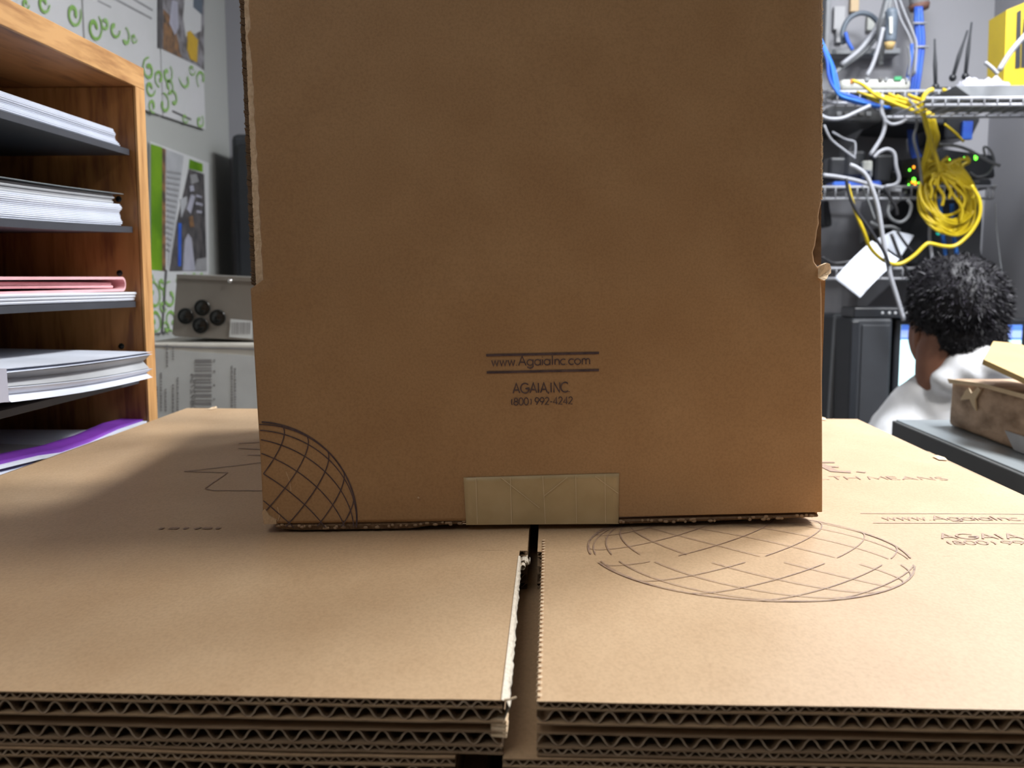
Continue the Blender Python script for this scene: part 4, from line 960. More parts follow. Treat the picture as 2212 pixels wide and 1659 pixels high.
t = thing('blue_trunk_cables', tuple(P(1985, 100, 2.58)), 'thick bundle of blue cables hanging from the grey conduit', 'cable')
for k in range(7):
    a_ = k * .9; ox, oy = 8 * math.cos(a_) * (k > 0), .008 * math.sin(a_) * (k > 0)
    build('cable', MB().tube(curve(cpx([(1985 + ox * .7, 15), (1986 + ox, 50), (1989 + ox, 90), (1984 + ox, 140), (1976 + ox, 200), (1970 + ox * .7, 260), (1975 + ox, 320), (1990 + ox, 360)], 2.585 + oy), 5), .0058, 7), 'bcable', t)
for yy in (50, 101): build('cable_tie', MB().tube(cpx([(1972 + (yy > 60) * 4, yy), (2002 + (yy > 60) * 4, yy)], 2.57), .003, 6), 'wcable', t)
cable('separate blue cable left of the trunk, curving down', cpx([(1970, 95), (1968, 130), (1962, 160), (1958, 185)], 2.5), .005, 'bcable')
for k in range(6):
    cable('blue network cable sweeping in from behind the carton', cpx([(1760 + 4 * k, 60 + 8 * k), (1785 + 3 * k, 125 + 4 * k), (1790 + 4 * k, 165 + 4 * k), (1806 + 2 * k, 195 + 3 * k), (1840 + 3 * k, 208 + 3 * k), (1880 + 5 * k, 222 + 2 * k), (1905 + 4 * k, 232)], 2.30 + .012 * (k % 3)), .0042, 'bcable2' if k % 2 else 'bcable', 'blue network cables behind the carton')
# --- modem
a = P(1815, 190, 2.37); b = P(1970, 166, 2.37)
t = thing('white_modem', ((a.x + b.x) / 2, 2.42, zs1), 'white modem with green socket on the upper wire shelf', 'device')
zt0 = zs1 + (b.z - a.z) * 1.2
build('case', MB().rbox(a.x, b.x, 2.37, 2.50, zs1 + .001, zt0, .012, seg=3), 'modem', t)
def port(px, py, w_, h_, mm, nm='socket', par=None): q_ = P(px, py, 2.3695); build(nm, MB().rbox(q_.x - w_ / 2, q_.x + w_ / 2, 2.366, 2.372, q_.z - h_ / 2, q_.z + h_ / 2, .0008), mm, par or t)
port(1841, 176, .009, .009, 'porto'); port(1873, 172, .010, .008, 'gcable'); port(1902, 172, .009, .008, 'port'); port(1914, 172, .008, .008, 'gcable'); port(1939, 170, .017, .009, 'portg'); port(1958, 174, .007, .012, 'gcable')
# --- router with three antennas
a = P(2012, 192, 2.44); b = P(2098, 176, 2.44)
t = thing('wifi_router', ((a.x + b.x) / 2, 2.5, zs1), 'black router with three antennas above the upper wire shelf', 'router')
build('case', MB().rbox(a.x, b.x, 2.44, 2.54, zs1 + .001, zs1 + .022, .005), 'black', t)
for pl in ([(2021, 188), (2020, 140), (2019, 84)], [(2058, 168), (2072, 120), (2090, 66)], [(2085, 165), (2091, 110), (2099, 48)]):
    p_ = cpx([pl[0], pl[1], ((pl[1][0] + pl[2][0]) / 2, (pl[1][1] + pl[2][1]) / 2), pl[2]], 2.45); an = build('antenna', MB().tube(p_, [.0045, .0052, .003, .0022], 8), 'blackm', t)
    build('antenna_hinge', MB().ball(p_[0], .009, 10, 8), 'black', an)
# --- right wall shelf: tray, plastic, yellow device
a = P(2064, 208, 2.06)
t = thing('grey_tray', ((a.x + XR) / 2, 2.15, zsB), 'shallow grey tray on the high right shelf', 'tray')
x0 = a.x; build('body', MB().prism([(x0 + .03, 2.06, zsB + .001), (XR - .01, 2.06, zsB + .001), (XR - .01, 2.06, zsB + .022), (x0, 2.06, zsB + .022)], (0, .2, 0)), 'gcable', t)
m = MB(); nn_ = 16; V = []
for j in range(nn_ + 1):
    for i in range(nn_ + 1):
        x = x0 + .02 + .10 * i / nn_; y = 2.07 + .12 * j / nn_; e = min(i, nn_ - i, j, nn_ - j) / 3
        V.append((x + .004 * noise.noise(Vector((i, j, 1)) * .7), y, zsB + .0235 + min(1, e) * (.014 + .022 * abs(noise.noise(Vector((i, j, 0)) * .45)))))
m.add(V, [(j * 17 + i, j * 17 + i + 1, j * 17 + i + 18, j * 17 + i + 17) for j in range(16) for i in range(16)])
tag(build('plastic_bag', m, 'bag'), 'crumpled clear plastic bag lying in the grey tray', 'bag')
t = thing('yellow_device', tuple(P(2200, 160, 2.12)), 'yellow device with black window at the top right corner', 'device')
zb_ = zsB + .0235
pp = cpx([(2170, 156), (2174, 22), (2215, 5), (2290, -15), (2290, 156)], 2.10); dz = zb_ - min(p_.z for p_ in pp); pp[0].z = zb_; pp[-1].z = zb_
build('case', MB().prism(pp, (0, .08, 0)), 'yellow', t)
build('window', MB().prism(cpx([(2193, 148), (2197, 26), (2206, 20), (2204, 146)], 2.098), (0, .002, 0)), 'black', t)
build('window', MB().prism(cpx([(2207, 95), (2212, 40), (2280, 10), (2280, 140), (2206, 146)], 2.098), (0, .002, 0)), 'black', t)
build('foot', MB().rbox(pp[0].x, XR - .02, 2.098, 2.185, zb_ - .001, zb_ + .006, .001), 'tan', t)
cable('bright white cable arching up to the top right corner', cpx([(2230, 60), (2200, 92), (2178, 120), (2158, 152)], 2.0), .0065, 'wcable')
cable('white cable kinked in a V below the yellow device', cpx([(2128, 136), (2132, 138), (2146, 150), (2155, 160)], 2.0), .0048, 'wcable')
# --- hanging black patch panel under shelf 1
def blk(name, label, pl, Y, d, mm='black', cat='device'):
    p_ = cpx(pl, Y); o = thing(name, (sum(q.x for q in p_) / len(p_), Y + d / 2, min(q.z for q in p_)), label, cat)
    bm = bmesh.new(); vs_ = [bm.verts.new(q) for q in p_]; f = bm.faces.new(vs_); ex = bmesh.ops.extrude_face_region(bm, geom=[f]); bmesh.ops.translate(bm, verts=[g for g in ex['geom'] if isinstance(g, bmesh.types.BMVert)], vec=(0, d, 0))
    bmesh.ops.bevel(bm, geom=bm.edges[:], offset=.003, segments=2, affect='EDGES'); bm.verts.index_update()
    mb = MB().add([v.co.copy() for v in bm.verts], [tuple(v.index for v in f.verts) for f in bm.faces]); bm.free()
    build('case', mb, mm, o); return o
t = blk('patch_panel', 'black patch panel below the upper wire shelf, blue cables entering', [(1783, 262), (1785, 236), (1795, 228), (1880, 230), (1905, 244), (1905, 264)], 2.42, YB - .002 - 2.42)
for k in range(5):
    q_ = P(1812 + k * 16, 246, 2.419); build('port', MB().rbox(q_.x - .006, q_.x + .006, 2.416, 2.424, q_.z - .005, q_.z + .005, .001), 'port' if k % 2 else 'gcable', t)
blk('equipment_case', 'long black case behind the yellow cables, under the upper shelf', [(1908, 262), (1908, 232), (2040, 240), (2040, 268)], 2.47, YB - .002 - 2.47, 'blackm')
t = blk('wall_device', 'small black device with blue front, right of the yellow trunk', [(2042, 300), (2042, 246), (2112, 244), (2118, 258), (2098, 298)], 2.5, YB - .002 - 2.5)
build('blue_clip', MB().rbox(*[v for v in (P(2078, 280, 2.49).x, P(2100, 280, 2.49).x)], 2.485, 2.50, P(2090, 302, 2.49).z, P(2090, 262, 2.49).z, .002), 'bcable', t)
# --- switches on shelf 2
t = blk('network_switch', 'black network switch with green light, right end of the middle shelf', [(2022, 384), (2022, 330), (2040, 322), (2146, 336), (2150, 384)], 2.40, .22)
for (px, py, mm, w_) in ((2108, 340, 'led_g', .010), (2083, 342, 'led_g', .006), (2051, 345, 'led_g', .004)):
    q_ = P(px, py, 2.398); build('indicator_light', MB().ball(q_, (w_ * .45, .002, w_ * .7), 8, 6), mm, t)
t = blk('network_switch', 'flat black network switch lying directly on the middle wire shelf', [(1958, 401), (1958, 386), (2142, 387), (2142, 401)], 2.39, .24, 'blackm')
for k in range(6): q_ = P(2010 + k * 20, 393, 2.389); build('port', MB().rbox(q_.x - .006, q_.x + .006, 2.386, 2.392, q_.z - .004, q_.z + .004, .0006), 'port', t)
t = blk('network_switch', 'black switch with orange and green lights, left of the yellow coil', [(1945, 384), (1945, 345), (1985, 340), (2018, 345), (2018, 384)], 2.38, .2)
for (px, py, mm, w_) in ((1974, 361, 'led_o', .007), (1988, 368, 'led_o', .007), (1965, 367, 'led_g', .006), (1974, 388, 'led_g', .010), (1977, 396, 'led_o', .009), (1963, 399, 'led_g', .005), (1984, 395, 'led_g', .004), (1970, 394, 'led_o', .006)):
    q_ = P(px, py, 2.376); build('indicator_light', MB().ball(q_, (w_ * .45, .002, w_ * .55), 8, 6), mm, t)
m = MB(); o = thing('power_strip', tuple(P(1850, 398, 2.45)), 'jumble of black power adapters on the left of the middle shelf', 'power strip')
build('strip', MB().rbox(P(1775, 390, 2.45).x, P(1930, 390, 2.45).x, 2.44, 2.50, zs2, zs2 + .03, .004), 'black', o)
for (px, py, w_, h_) in ((1800, 365, .045, .05), (1838, 358, .05, .065), (1862, 372, .03, .04), (1900, 368, .05, .07), (1918, 385, .03, .035)):
    q_ = P(px, py, 2.44); build('plug', MB().rbox(q_.x - w_ / 2, q_.x + w_ / 2, 2.40, 2.45, q_.z - h_ / 2, q_.z + h_ / 2, .008), 'black' if px != 1862 else 'gcable', o)
q_ = P(1873, 360, 2.39); build('plug', MB().rbox(q_.x - .012, q_.x + .012, 2.385, 2.41, q_.z - .012, q_.z + .014, .004), 'modem', o)
t = blk('blue_box', 'small blue box lying under the black adapters', [(1800, 403), (1800, 392), (1905, 390), (1905, 403)], 2.36, .07, 'bcable')
t = blk('power_adapter', 'small black adapter hanging by the edge of the carton', [(1782, 488), (1780, 435), (1790, 432), (1798, 480), (1796, 490)], 2.5, YB - .002 - 2.5, 'blackm')
# --- shelf 3: black case, white card
t = blk('computer_case', 'large black case standing on the lower shelf behind the yellow coil', [(1945, 578), (1950, 520), (1975, 470), (1990, 425), (2120, 425), (2122, 480), (2118, 540), (2128, 578)], 2.45, .2, 'blackm')
q_ = P(2027, 504, 2.448); build('indicator_light', MB().ball(q_, (.006, .002, .005), 8, 6), 'led_t', t)
t = blk('wifi_adapter', 'rounded black device tucked behind the hanging white card', [(1952, 570), (1950, 545), (1965, 520), (1985, 512), (1998, 530), (2000, 570)], 2.38, .06, 'black')
m = MB(); pl = cpx([(1803, 601, 2.20), (1858, 643, 2.16), (1942, 560, 2.24), (1884, 520, 2.28)]);
V = []; nn_ = 10
for j in range(nn_ + 1):
    for i in range(nn_ + 1):
        a_ = pl[0].lerp(pl[1], i / nn_); b_ = pl[3].lerp(pl[2], i / nn_); V.append(a_.lerp(b_, j / nn_) + Vector((0, .012 * math.sin(math.pi * j / nn_), 0)))
V += [v + Vector((0, .0008, 0)) for v in V]; k = nn_ + 1; N_ = k * k
fs = [(j * k + i, j * k + i + 1, (j + 1) * k + i + 1, (j + 1) * k + i) for j in range(nn_) for i in range(nn_)]; fs += [tuple(N_ + q1 for q1 in f[::-1]) for f in fs]
fs += [(i, N_ + i, N_ + i + 1, i + 1) for i in range(nn_)] + [(nn_ * k + i, nn_ * k + i + 1, N_ + nn_ * k + i + 1, N_ + nn_ * k + i) for i in range(nn_)]
m.add(V, fs, True); o = tag(build('hanging_card', m, 'paper'), 'bright white card hanging askew among the cables', 'paper')
m = MB(); m.prism(cpx([(1890, 518), (1945, 556), (1975, 508), (1930, 498)], 2.31), (0, .001, 0)); tag(build('paper_sheet', m, 'paper'), 'second white sheet behind the top of the hanging card', 'paper')
# --- cables between shelves
W_ = [
 ('long white cable looping down past the hanging card', [(1836, 356), (1850, 362), (1870, 378), (1885, 410), (1897, 450), (1905, 500), (1910, 530), (1922, 590), (1934, 630), (1953, 692)], 2.12, .0062, 'wcable'),
 ('white cable arching over the black adapters', [(1888, 340), (1900, 328), (1918, 322), (1932, 332), (1936, 360), (1942, 385), (1935, 398), (1912, 403)], 2.30, .0055, 'wcable'),
 ('white cable crossing from the left behind the adapters', [(1778, 378), (1810, 382), (1850, 390), (1890, 402), (1930, 410), (1945, 412)], 2.31, .0062, 'wcable'),
 ('white cable hanging from upper shelf to adapters', [(1906, 205), (1904, 240), (1912, 262), (1905, 295), (1880, 335)], 2.30, .0060, 'wcable'),
 ('pale cable swooping along the left under the modem', [(1765, 245), (1790, 256), (1820, 255), (1850, 242), (1880, 228)], 2.28, .0055, 'wcable'),
 ('white loop hanging below the upper shelf', [(1908, 232), (1910, 255), (1925, 268), (1948, 264), (1965, 252)], 2.31, .0048, 'wcable'),
 ('thin white cable falling left of the adapters', [(1780, 270), (1795, 300), (1825, 325), (1848, 342)], 2.33, .0035, 'wcable'),
 ('thin white cable with a hook near the adapters', [(1798, 285), (1825, 300), (1845, 306), (1848, 320), (1846, 338)], 2.34, .0032, 'wcable'),
 ('light grey cable beside the yellow trunk', [(1963, 215), (1978, 235), (1980, 270), (1974, 300), (1985, 345), (1992, 400)], 2.29, .0042, 'gcable'),
 ('white cable falling behind the coil to the lower rail', [(2004, 430), (2010, 470), (2008, 510), (2012, 545), (2016, 588)], 2.29, .0050, 'wcable'),
 ('pale cable bow over the right switch', [(2030, 312), (2065, 315), (2095, 325), (2130, 345), (2160, 358)], 2.30, .0048, 'gcable'),
 ('grey coil of cable right of the switch', [(2095, 372), (2112, 382), (2135, 374), (2148, 352), (2140, 325), (2125, 318), (2132, 345), (2150, 355)], 2.31, .0035, 'gcable'),
 ('grey ring of cable below the middle shelf', [(1925, 430), (1918, 455), (1925, 472), (1945, 480), (1962, 468), (1968, 445), (1960, 432)], 2.30, .0050, 'gcable'),
 ('short grey cable behind the long white one', [(1880, 480), (1900, 490), (1925, 490), (1944, 498)], 2.36, .0060, 'gcable'),
 ('thin grey cable slanting behind the long white cable', [(1862, 402), (1878, 440), (1890, 475)], 2.33, .0035, 'gcable'),
 ('black cable running down in front of the hanging card', [(1828, 385), (1834, 420), (1850, 455), (1875, 490), (1898, 525), (1910, 545), (1922, 575)], 2.11, .0048, 'kcable'),
 ('black cable between middle shelf and grey ring', [(1910, 405), (1922, 425), (1936, 450), (1938, 465)], 2.29, .0050, 'kcable'),
 ('black cable from the sheet to the head of the person', [(1925, 505), (1940, 545), (1955, 578), (1968, 600), (1985, 625)], 2.16, .0050, 'kcable'),
 ('second black cable fanning over the white sheet', [(1938, 500), (1955, 525), (1972, 545)], 2.27, .0040, 'kcable'),
 ('black cable along the lower shelf at the left', [(1776, 555), (1800, 568), (1830, 566), (1850, 560)], 2.32, .0042, 'kcable'),
 ('thin dark cable on the right wall', [(2150, 440), (2152, 490), (2160, 560), (2166, 600)], 2.32, .0022, 'gcable'),
 ('first blue cable dropping behind the coil', [(2030, 430), (2034, 490), (2041, 540), (2042, 590)], 2.32, .0055, 'bcable2'),
 ('second blue cable, right of the first, above the head', [(2056, 440), (2060, 505), (2066, 545), (2066, 590)], 2.32, .0055, 'bcable2'),
]
for lab, pl, Y, r_, mm in W_: cable(lab, cpx(pl, Y), r_, mm)
# yellow cables
G1 = 'yellow patch cables fanning over the upper shelf'
for k in range(14):
    x0 = 1850 + 9 * k + random.uniform(-6, 6); y0 = 198 + 4 * (k % 4) + 2 * (k // 4)
    cable('yellow patch cable fanning across the upper shelf', cpx([(x0, y0), (x0 + 40, y0 + 12 + 2 * (k % 5)), (1960 + 3 * k, 222 + 2 * (k % 6)), (1994 + k, 243 + 2 * (k % 4)), (2005 + k * 1.2, 262)], 2.30 + .008 * (k % 5)), .0036, 'ycable', G1)
cable('yellow cable plugged into the white modem', cpx([(1841, 174), (1862, 182), (1890, 204), (1930, 222), (1975, 240), (2002, 258)], 2.28), .0045, 'ycable')
cable('bright front yellow cable arching over the shelf edge', cpx([(2016, 193), (2004, 198), (1994, 212), (1994, 235), (2000, 270), (2012, 310), (2022, 340), (2030, 372)], 2.24), .0056, 'ycable')
cable('short yellow stub cable right of the arching one', cpx([(2036, 193), (2046, 198), (2055, 206)], 2.28), .0045, 'ycable')
cable('thin yellow cable from the small blue-fronted device', cpx([(2040, 268), (2060, 284), (2082, 306)], 2.42), .0035, 'ycable')
cable('yellow cable looping low from the adapters to the right of the coil', cpx([(1832, 398), (1838, 425), (1850, 462), (1866, 500), (1880, 535), (1905, 560), (1930, 570), (1950, 568), (1975, 552), (1998, 530), (2010, 526), (2040, 532), (2065, 530), (2090, 510), (2108, 485), (2117, 460), (2115, 430), (2098, 400)], 2.13), .0046, 'ycable')
G2 = 'yellow cables of the vertical trunk'
for k in range(12):
    ox = 9 * math.cos(k * 1.7); oy = .012 * math.sin(k * 1.7)
    cable('yellow cable in the vertical trunk below the shelf', cpx([(2004 + ox, 240), (2012 + ox * 1.1, 275), (2016 + ox * 1.2, 300), (2008 + ox, 330), (2002 + ox, 352), (2000 + ox * 1.3, 380)], 2.31 + oy), .0042, 'ycable', G2)
G3 = 'yellow cables of the hanging coil'
rng = random.Random(3)
for k in range(16):
    cx, cy_ = 2046 + rng.uniform(-8, 10), 425 + rng.uniform(-14, 14); rx, ry = 42 + rng.uniform(-10, 14), 62 + rng.uniform(-14, 12); ph_ = R(18 + rng.uniform(-10, 10)); pl = []
    for a_ in range(0, 361, 24):
        u, v = rx * math.cos(R(a_ + k * 20)), ry * math.sin(R(a_ + k * 20)); pl.append((cx + u * math.cos(ph_) + v * math.sin(ph_), cy_ - u * math.sin(ph_) + v * math.cos(ph_), 2.27 + .025 * math.sin(R(a_ * 2 + k * 40))))
    cable('looped yellow cable in the big hanging coil', cpx(pl), .0042, 'ycable', G3, n=4)
G4 = 'yellow cables fanning from the knot'
for k, e in enumerate(((2044, 338), (2070, 342), (2086, 338), (2050, 430), (2035, 445), (2010, 430), (2060, 400), (2080, 450), (2005, 345), (2075, 480), (2100, 430), (2018, 400))):
    mx_, my_ = (2030 + e[0]) / 2 + 10 * math.sin(k), (372 + e[1]) / 2 - 8
    cable('yellow cable radiating from the knot above the coil', cpx([(2030, 372), (mx_, my_), (e[0] + 3, (my_ + e[1]) / 2), e], 2.25), .0042, 'ycable', G4)
for k, e in enumerate(((2043, 340), (2068, 343), (2088, 340))):
    cable('yellow cable bent into the right switch', cpx([(2052 + 12 * k, 385), (2050 + 14 * k, 360), (e[0] + 4, e[1] + 10), e], 2.33), .0055, 'ycable', 'yellow cables bent into the right switch')

# ================================================================== desk, monitor, tower
DX0, DX1, DY0, DY1, DZ = .50, 1.16, 1.98, 2.66, .78
t = thing('office_desk', ((DX0 + DX1) / 2, 2.3, 0), 'desk hidden in front of the seated person, carrying the monitor', 'desk')
build('desktop', MB().rbox(DX0 - .06, DX1, DY0, DY1, DZ - .03, DZ - .001, .004), 'table', t)
for x in (DX0, DX1 - .05):
    for y in (DY0 + .04, DY1 - .04): build('leg', MB().rbox(x - .02, x + .02, y - .02, y + .02, 0, DZ - .03, .003), 'table', t)
YM = 2.22
a = P(1922, 960, YM); b = P(2222, 688, YM)
t = thing('computer_monitor', ((a.x + b.x) / 2, YM + .05, DZ), 'black monitor with glowing pale blue screen, partly behind the head', 'monitor')
build('bezel', MB().rbox(a.x, b.x, YM, YM + .035, a.z, b.z, .005), 'black', t)
c = P(1936, 948, YM - .001); d = P(2208, 702, YM - .001)
sc = build('screen', MB().box(c.x, d.x, YM - .0015, YM + .001, c.z, d.z), 'screen', t)
d2 = P(2208, 714, YM - .002); d3 = P(2208, 730, YM - .002)
build('title_bar', MB().box(c.x, d.x, YM - .0022, YM - .0015, d2.z, d.z), 'screen_b', sc); build('tool_bar', MB().box(c.x, d.x, YM - .0022, YM - .0015, d3.z, d2.z), 'screen_p', sc)
d4 = P(2208, 734, YM - .002); build('bar_line', MB().box(c.x, d.x, YM - .0022, YM - .0015, d4.z, d3.z), 'screen_b', sc)
cx_ = (a.x + b.x) / 2
build('stand', MB().rbox(cx_ - .03, cx_ + .03, YM + .03, YM + .055, DZ + .01, a.z + .06, .004), 'black', t); build('base', MB().rbox(cx_ - .12, cx_ + .12, YM - .06, YM + .14, DZ, DZ + .012, .004), 'black', t)
a1 = P(1862, 690, YM - .03); b1 = P(1985, 668, YM - .03)
a2_ = P(1835, 688, YM - .05)
t = thing('computer_tower', (P(1880, 900, YM).x, YM + .1, DZ), 'tall black computer tower left of the monitor', 'computer')
x0 = P(1836, 800, YM - .04).x; x1 = P(1924, 800, YM - .04).x; zt1 = P(1880, 688, YM - .04).z
build('case', MB().rbox(x0, x1, YM - .04, YM + .30, DZ, zt1, .006), 'blackm', t)
build('side_strip', MB().rbox(x0 - .001, x0 + .016, YM - .044, YM - .039, DZ + .01, zt1 - .006, .002), 'black', t); build('front_panel', MB().rbox(x0 + .022, x1 - .006, YM - .044, YM - .039, DZ + .02, zt1 - .014, .002), 'bluegrey' if False else 'blackm', t)
t = thing('desktop_switch', ((a1.x + b1.x) / 2, YM, zt1 + .001), 'low black box with white dots on top of the tower and monitor', 'device')
build('case', MB().rbox(a1.x - .02, b1.x + .03, YM - .035, YM + .06, max(zt1, b.z) + .001, max(zt1, b.z) + .024, .003), 'black', t)
for px in (1906, 1921, 1934, 1947, 1959): q_ = Vector((P(px, 681, YM - .036).x, YM - .036, max(zt1, b.z) + .012)); build('white_dot', MB().ball(q_, (.0035, .001, .0035), 8, 6), 'paper_grey', t)
t = thing('slanting_panel', tuple(P(1805, 900, 2.3)), 'narrow slanting dark grey panel left of the computer tower', 'stand')  # slanting grey panel of unknown use, set upright on the desk
pp = cpx([(1788, 905), (1806, 680), (1828, 680), (1822, 740), (1808, 905)], 2.3); pp[0].z = DZ; pp[-1].z = DZ
build('board', MB().prism(pp, (0, .02, 0)), 'gcable', t)

# ================================================================== the seated person, seen from behind
def chain(mb, pts, seg=14, flat=None):
    """tapered limb: pts [(p, r)]"""
    P_ = [Vector(p) for p, r in pts]; r_ = [r for p, r in pts]; cp = curve(P_, 5) if len(P_) > 2 else P_
    rs = []
    for i in range(len(cp)):
        u = i / (len(cp) - 1) * (len(r_) - 1); k = min(int(u), len(r_) - 2); rs.append(r_[k] + (r_[k + 1] - r_[k]) * (u - k))
    mb.tube(cp, rs, seg); mb.ball(cp[0], rs[0], seg, 8); mb.ball(cp[-1], rs[-1], seg, 8)
def remesh(name, mb, vox, mm, parent, smooth=6, disp=None):
    me = bpy.data.meshes.new(name + '_src'); me.from_pydata(mb.v, [], mb.f); o = bpy.data.objects.new(name + '_src', me); C.objects.link(o)
    r = o.modifiers.new('r', 'REMESH'); r.mode = 'VOXEL'; r.voxel_size = vox
    s = o.modifiers.new('s', 'SMOOTH'); s.factor = .5; s.iterations = smooth
    dg = bpy.context.evaluated_depsgraph_get(); dg.update(); me2 = bpy.data.meshes.new_from_object(o.evaluated_get(dg)); bpy.data.objects.remove(o)
    if disp:
        for v in me2.vertices: v.co += disp(v.co, v.normal)
    inv = WM[parent.name].inverted()
    for v in me2.vertices: v.co = inv @ v.co
    me2.polygons.foreach_set('use_smooth', [True] * len(me2.polygons)); me2.materials.clear(); me2.materials.append(M[mm]); me2.name = name
    o = bpy.data.objects.new(name, me2); C.objects.link(o); o.parent = parent; WM[o.name] = WM[parent.name]; return o
YH = 1.74
HC = at_y(2062, 672, YH)                      # centre of the head
NB = at_y(2066, 815, YH - .03)                # base of the neck
pr = thing('person', (NB.x, YH + .05, 0), 'person with short black hair in a white shirt, seen from behind at a computer', 'person')
sw = .175
SLp = at_y(1988, 884, YH + .02); SRp = at_y(2212, 868, YH - .0); PEL = Vector((NB.x + .01, YH + .02, .52)); CH = Vector((NB.x + .005, YH - .01, .92))
EL = Vector((SLp.x - .080, YH + .10, .86)); ER = Vector((SRp.x + .045, YH + .10, .86)); HL_ = Vector((NB.x - .10, YH + .36, .815)); HR_ = Vector((NB.x + .13, YH + .36, .815))
T3 = Matrix.Rotation(R(-4), 3, 'Y') @ Matrix.Rotation(R(14), 3, 'X')
body = MB()
body.ball(HC + Vector((0, -.004, .010)), (.0745, .094, .084), 24, 16, T3)             # skull
body.ball(HC + Vector((-.002, .052, -.045)), (.056, .052, .072), 20, 14, T3)       # face and jaw
body.ball(HC + Vector((-.003, .104, -.042)), (.010, .016, .020), 10, 8)             # nose
body.ball(HC + Vector((-.003, .094, -.078)), (.022, .010, .009), 10, 8)             # lips
body.ball(HC + Vector((-.003, .082, -.108)), (.022, .018, .016), 10, 8)             # chin
body.ball(HC + Vector((-.003, .086, -.008)), (.045, .014, .010), 10, 8)             # brow
chain(body, [(HC + Vector((-.006, -.008, -.06)), .054), (NB.lerp(HC, .35) + Vector((-.012, .004, 0)), .053), (NB + Vector((-.004, .01, -.04)), .060)])
body.ball(CH + Vector((0, .01, -.02)), (.145, .095, .15), 20, 14); body.ball(CH + Vector((0, .015, -.2)), (.135, .095, .17), 20, 14); body.ball(PEL + Vector((0, .01, .03)), (.155, .11, .12), 20, 14)
for S, E, H_, s in ((SLp, EL, HL_, -1), (SRp, ER, HR_, 1)):
    chain(body, [(NB + Vector((0, .01, -.045)), .045), (S + Vector((0, 0, -.01)), .050)]); chain(body, [(S, .048), (S.lerp(E, .5), .042), (E, .036)]); chain(body, [(E, .036), (E.lerp(H_, .5), .030), (H_, .023)])
    d = (H_ - E).normalized(); pc = H_ + d * .045; side = d.cross(Vector((0, 0, 1))).normalized()
    body.ball(pc, (.040, .046, .014), 14, 8)
    for k in range(4):
        b_ = pc + d * .036 + side * (.026 - .0175 * k); L_ = (.062, .072, .067, .052)[k]
        chain(body, [(b_ - d * .015, .0092), (b_ + d * L_ * .45 + Vector((0, 0, .006)), .0085), (b_ + d * L_ + Vector((0, 0, -.010)), .0070)], 8)
    th_ = pc - d * .015 - side * s * .034
    chain(body, [(th_ + side * s * .012, .0105), (th_ - side * s * .012 + d * .022, .0095), (th_ - side * s * .014 + d * .050 + Vector((0, 0, -.006)), .0078)], 8)
KN = {}
for s in (-1, 1):
    hip = PEL + Vector((s * .085, .03, -.01)); kn = hip + Vector((s * .04, .40, .0)); an = Vector((kn.x, kn.y + .03, .09))
    chain(body, [(hip, .080), (hip.lerp(kn, .5), .068), (kn, .054)]); chain(body, [(kn, .054), (kn.lerp(an, .35), .052), (an, .034)]); KN[s] = (hip, kn, an)
    body.ball(an + Vector((0, .07, -.05)), (.040, .11, .032), 14, 8)
remesh('body', body, .0055, 'skin', pr, 4)
for s, px, py in ((-1, 1984, 722), (1, 2158, 714)):       # ears
    c = at_y(px, py, YH + .012); e = MB(); e.ball(c, (.010, .019, .031), 12, 10, Matrix.Rotation(R(10), 3, 'X') @ Matrix.Rotation(R(18 * s), 3, 'Z')); e.ball(c + Vector((s * .004, -.007, .004)), (.007, .009, .024), 10, 8)
    remesh('ear', e, .003, 'skin', pr, 3)
for s in (-1, 1):
    c = HC + Vector((s * .030 - .003, .097, -.022)); build('eye', MB().ball(c, (.012, .008, .009), 10, 8), 'paper', pr); 
# hair: a thick cap with short tufts
hm = MB(); hm.ball(HC + Vector((0, -.010, .018)), (.0800, .098, .0800), 28, 18, T3); hm.ball(HC + Vector((.010, -.050, -.040)), (.060, .046, .050), 20, 12, T3)
hm.ball(HC + Vector((.018, -.050, -.066)), (.042, .034, .034), 16, 10); hm.ball(HC + Vector((0, .055, .06)), (.060, .040, .035), 16, 10)
hair = remesh('hair', hm, .005, 'hair', pr, 3, lambda c, n: n * (.004 * noise.noise(c * 55) + .0025 * noise.noise(c * 130)))
tf = MB(); tf2 = MB(); rg = random.Random(5); hme = hair.data; HW = WM[hair.name]
vn = [(HW @ v.co, v.normal.copy()) for v in hme.vertices]
for i in range(6500):
    p_, n_ = rg.choice(vn); rel = p_ - HC
    if rel.y > .05 and rel.z < .05: continue
    low_ = rel.z < -.03
    fl_ = Vector((rg.uniform(-.3, .3) + .2, rg.uniform(-.4, -.1), -.55)); t_dir = (n_ * (.10 if low_ else .22) + fl_ * .6 + Vector((rg.uniform(-.3, .3), rg.uniform(-.3, .3), rg.uniform(-.2, .3)))).normalized(); L_ = rg.uniform(.004, .008) if low_ else rg.uniform(.007, .014)
    sd = t_dir.cross(n_).normalized() * .0010; tip = p_ + t_dir * L_ + n_ * .0012; md = p_ + t_dir * L_ * .5 + n_ * .0024
    (tf2 if rg.random() < .2 and not low_ else tf).add([p_ - sd, p_ + sd, md + sd * .8, md - sd * .8, tip], [(0, 1, 2, 3), (3, 2, 4)])
stuff(build('hair_strands', tf, 'hair', hair)); stuff(build('hair_strands', tf2, 'hair2', hair))
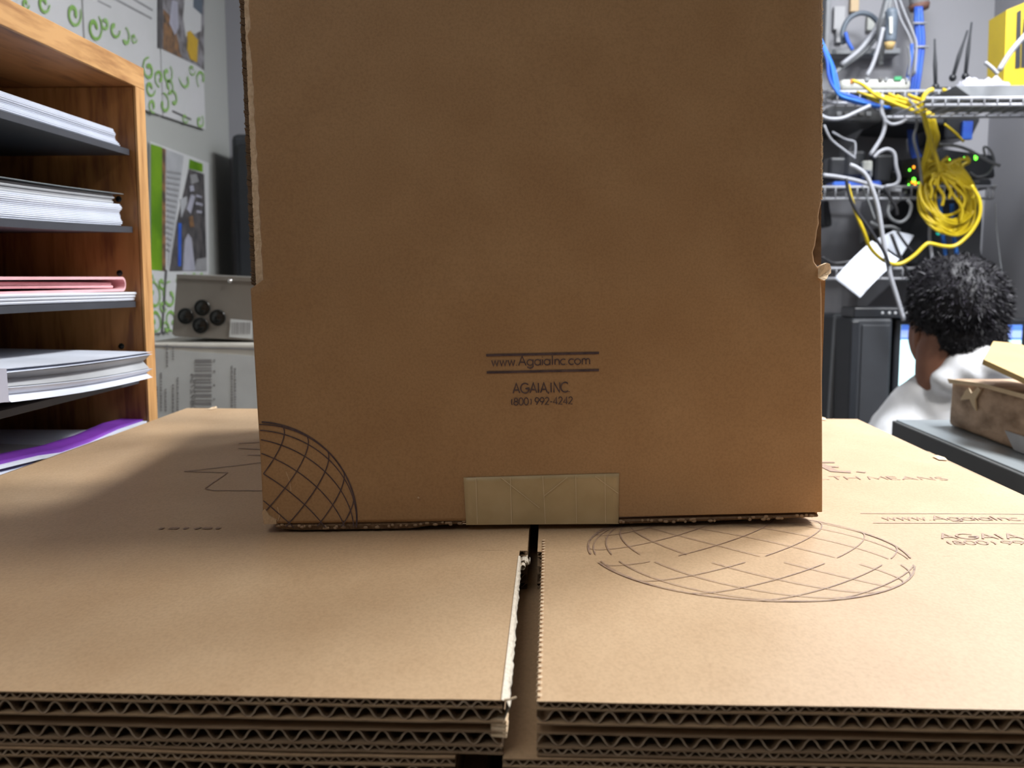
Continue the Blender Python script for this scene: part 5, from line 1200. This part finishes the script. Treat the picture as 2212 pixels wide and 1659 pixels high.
# shirt
sh = MB()
sh.ball(CH + Vector((.01, .01, -.01)), (.160, .112, .15), 24, 16); sh.ball(CH + Vector((.035, -.01, .10)), (.115, .085, .088), 20, 14); sh.ball(CH + Vector((0, .015, -.2)), (.155, .115, .20), 24, 16)
for S, E, H_, s in ((SLp, EL, HL_, -1), (SRp, ER, HR_, 1)):
    chain(sh, [(NB + Vector((.004, .005, -.048)), .058), (NB.lerp(S, .55) + Vector((0, 0, -.012)), .060), (S + Vector((0, 0, -.012)), .062)]); chain(sh, [(S + Vector((0, 0, -.004)), .060), (S.lerp(E, .45), .056), (S.lerp(E, .80), .055)])
chain(sh, [(at_y(2056, 822, YH - .066), .034), (at_y(2086, 804, YH - .072), .036), (at_y(2108, 792, YH - .076), .036), (at_y(2150, 786, YH - .060), .040), (at_y(2215, 832, YH - .02), .048)])
def wrk(c, n):
    a_ = .006 * math.sin((c.x * 1.2 + c.z) * 95 + 3 * noise.noise(c * 14)) * max(0, noise.noise(c * 9 + Vector((3, 3, 3))) + .35)
    return n * a_
shirt = remesh('shirt', sh, .006, 'shirt', pr, 5, wrk)
# collar: a standing band with a fold, rising to the right
cl = MB(); V = []; nn_ = 40; CB = NB + Vector((.016, .006, -.006))
for i in range(nn_ + 1):
    a_ = 2 * math.pi * i / nn_; ux, uy = math.cos(a_), math.sin(a_); tz = .046 * ux - .008 * uy
    for (rr_, zz) in ((.064, -.030), (.058, .010), (.055, .032), (.060, .033), (.067, .012), (.070, -.008)):
        V.append(CB + Vector((rr_ * ux * .98, rr_ * uy * .92, zz + tz + .012)))
cl.add(V, [(6 * i + k, 6 * i + (k + 1) % 6, 6 * i + 6 + (k + 1) % 6, 6 * i + 6 + k) for i in range(nn_) for k in range(6)], True)
build('collar', cl, 'shirt', shirt)
tr = MB(); tr.ball(PEL + Vector((0, .01, .02)), (.165, .12, .12), 20, 14)
for s in (-1, 1):
    hip, kn, an = KN[s]; chain(tr, [(hip, .088), (hip.lerp(kn, .5), .076), (kn, .062)]); chain(tr, [(kn, .062), (kn.lerp(an, .5), .056), (an, .048)])
remesh('trousers', tr, .008, 'trousers', pr, 4)
for s in (-1, 1):
    an = KN[s][2]; build('shoe', MB().rbox(an.x - .046, an.x + .046, an.y - .05, an.y + .20, .001, .075, .03, seg=4), 'black', pr)
t = thing('office_stool', (PEL.x, PEL.y, 0), 'dark stool hidden beneath the seated person', 'chair')
zs_ = PEL.z - .105
build('seat', MB().lathe([(.16, zs_ - .06), (.2, zs_ - .05), (.205, zs_ - .02), (.18, zs_ - .002), (.001, zs_)], Matrix.Translation((PEL.x, PEL.y + .03, 0)), 28), 'blackm', t)
build('pole', MB().tube([(PEL.x, PEL.y + .03, .07), (PEL.x, PEL.y + .03, zs_ - .055)], .025, 14), 'chrome', t)
for k in range(5):
    a_ = k * 2 * math.pi / 5 + .3; build('foot', MB().tube([(PEL.x, PEL.y + .03, .08), (PEL.x + .22 * math.cos(a_), PEL.y + .03 + .22 * math.sin(a_), .025)], [.022, .014], 8), 'blackm', t)
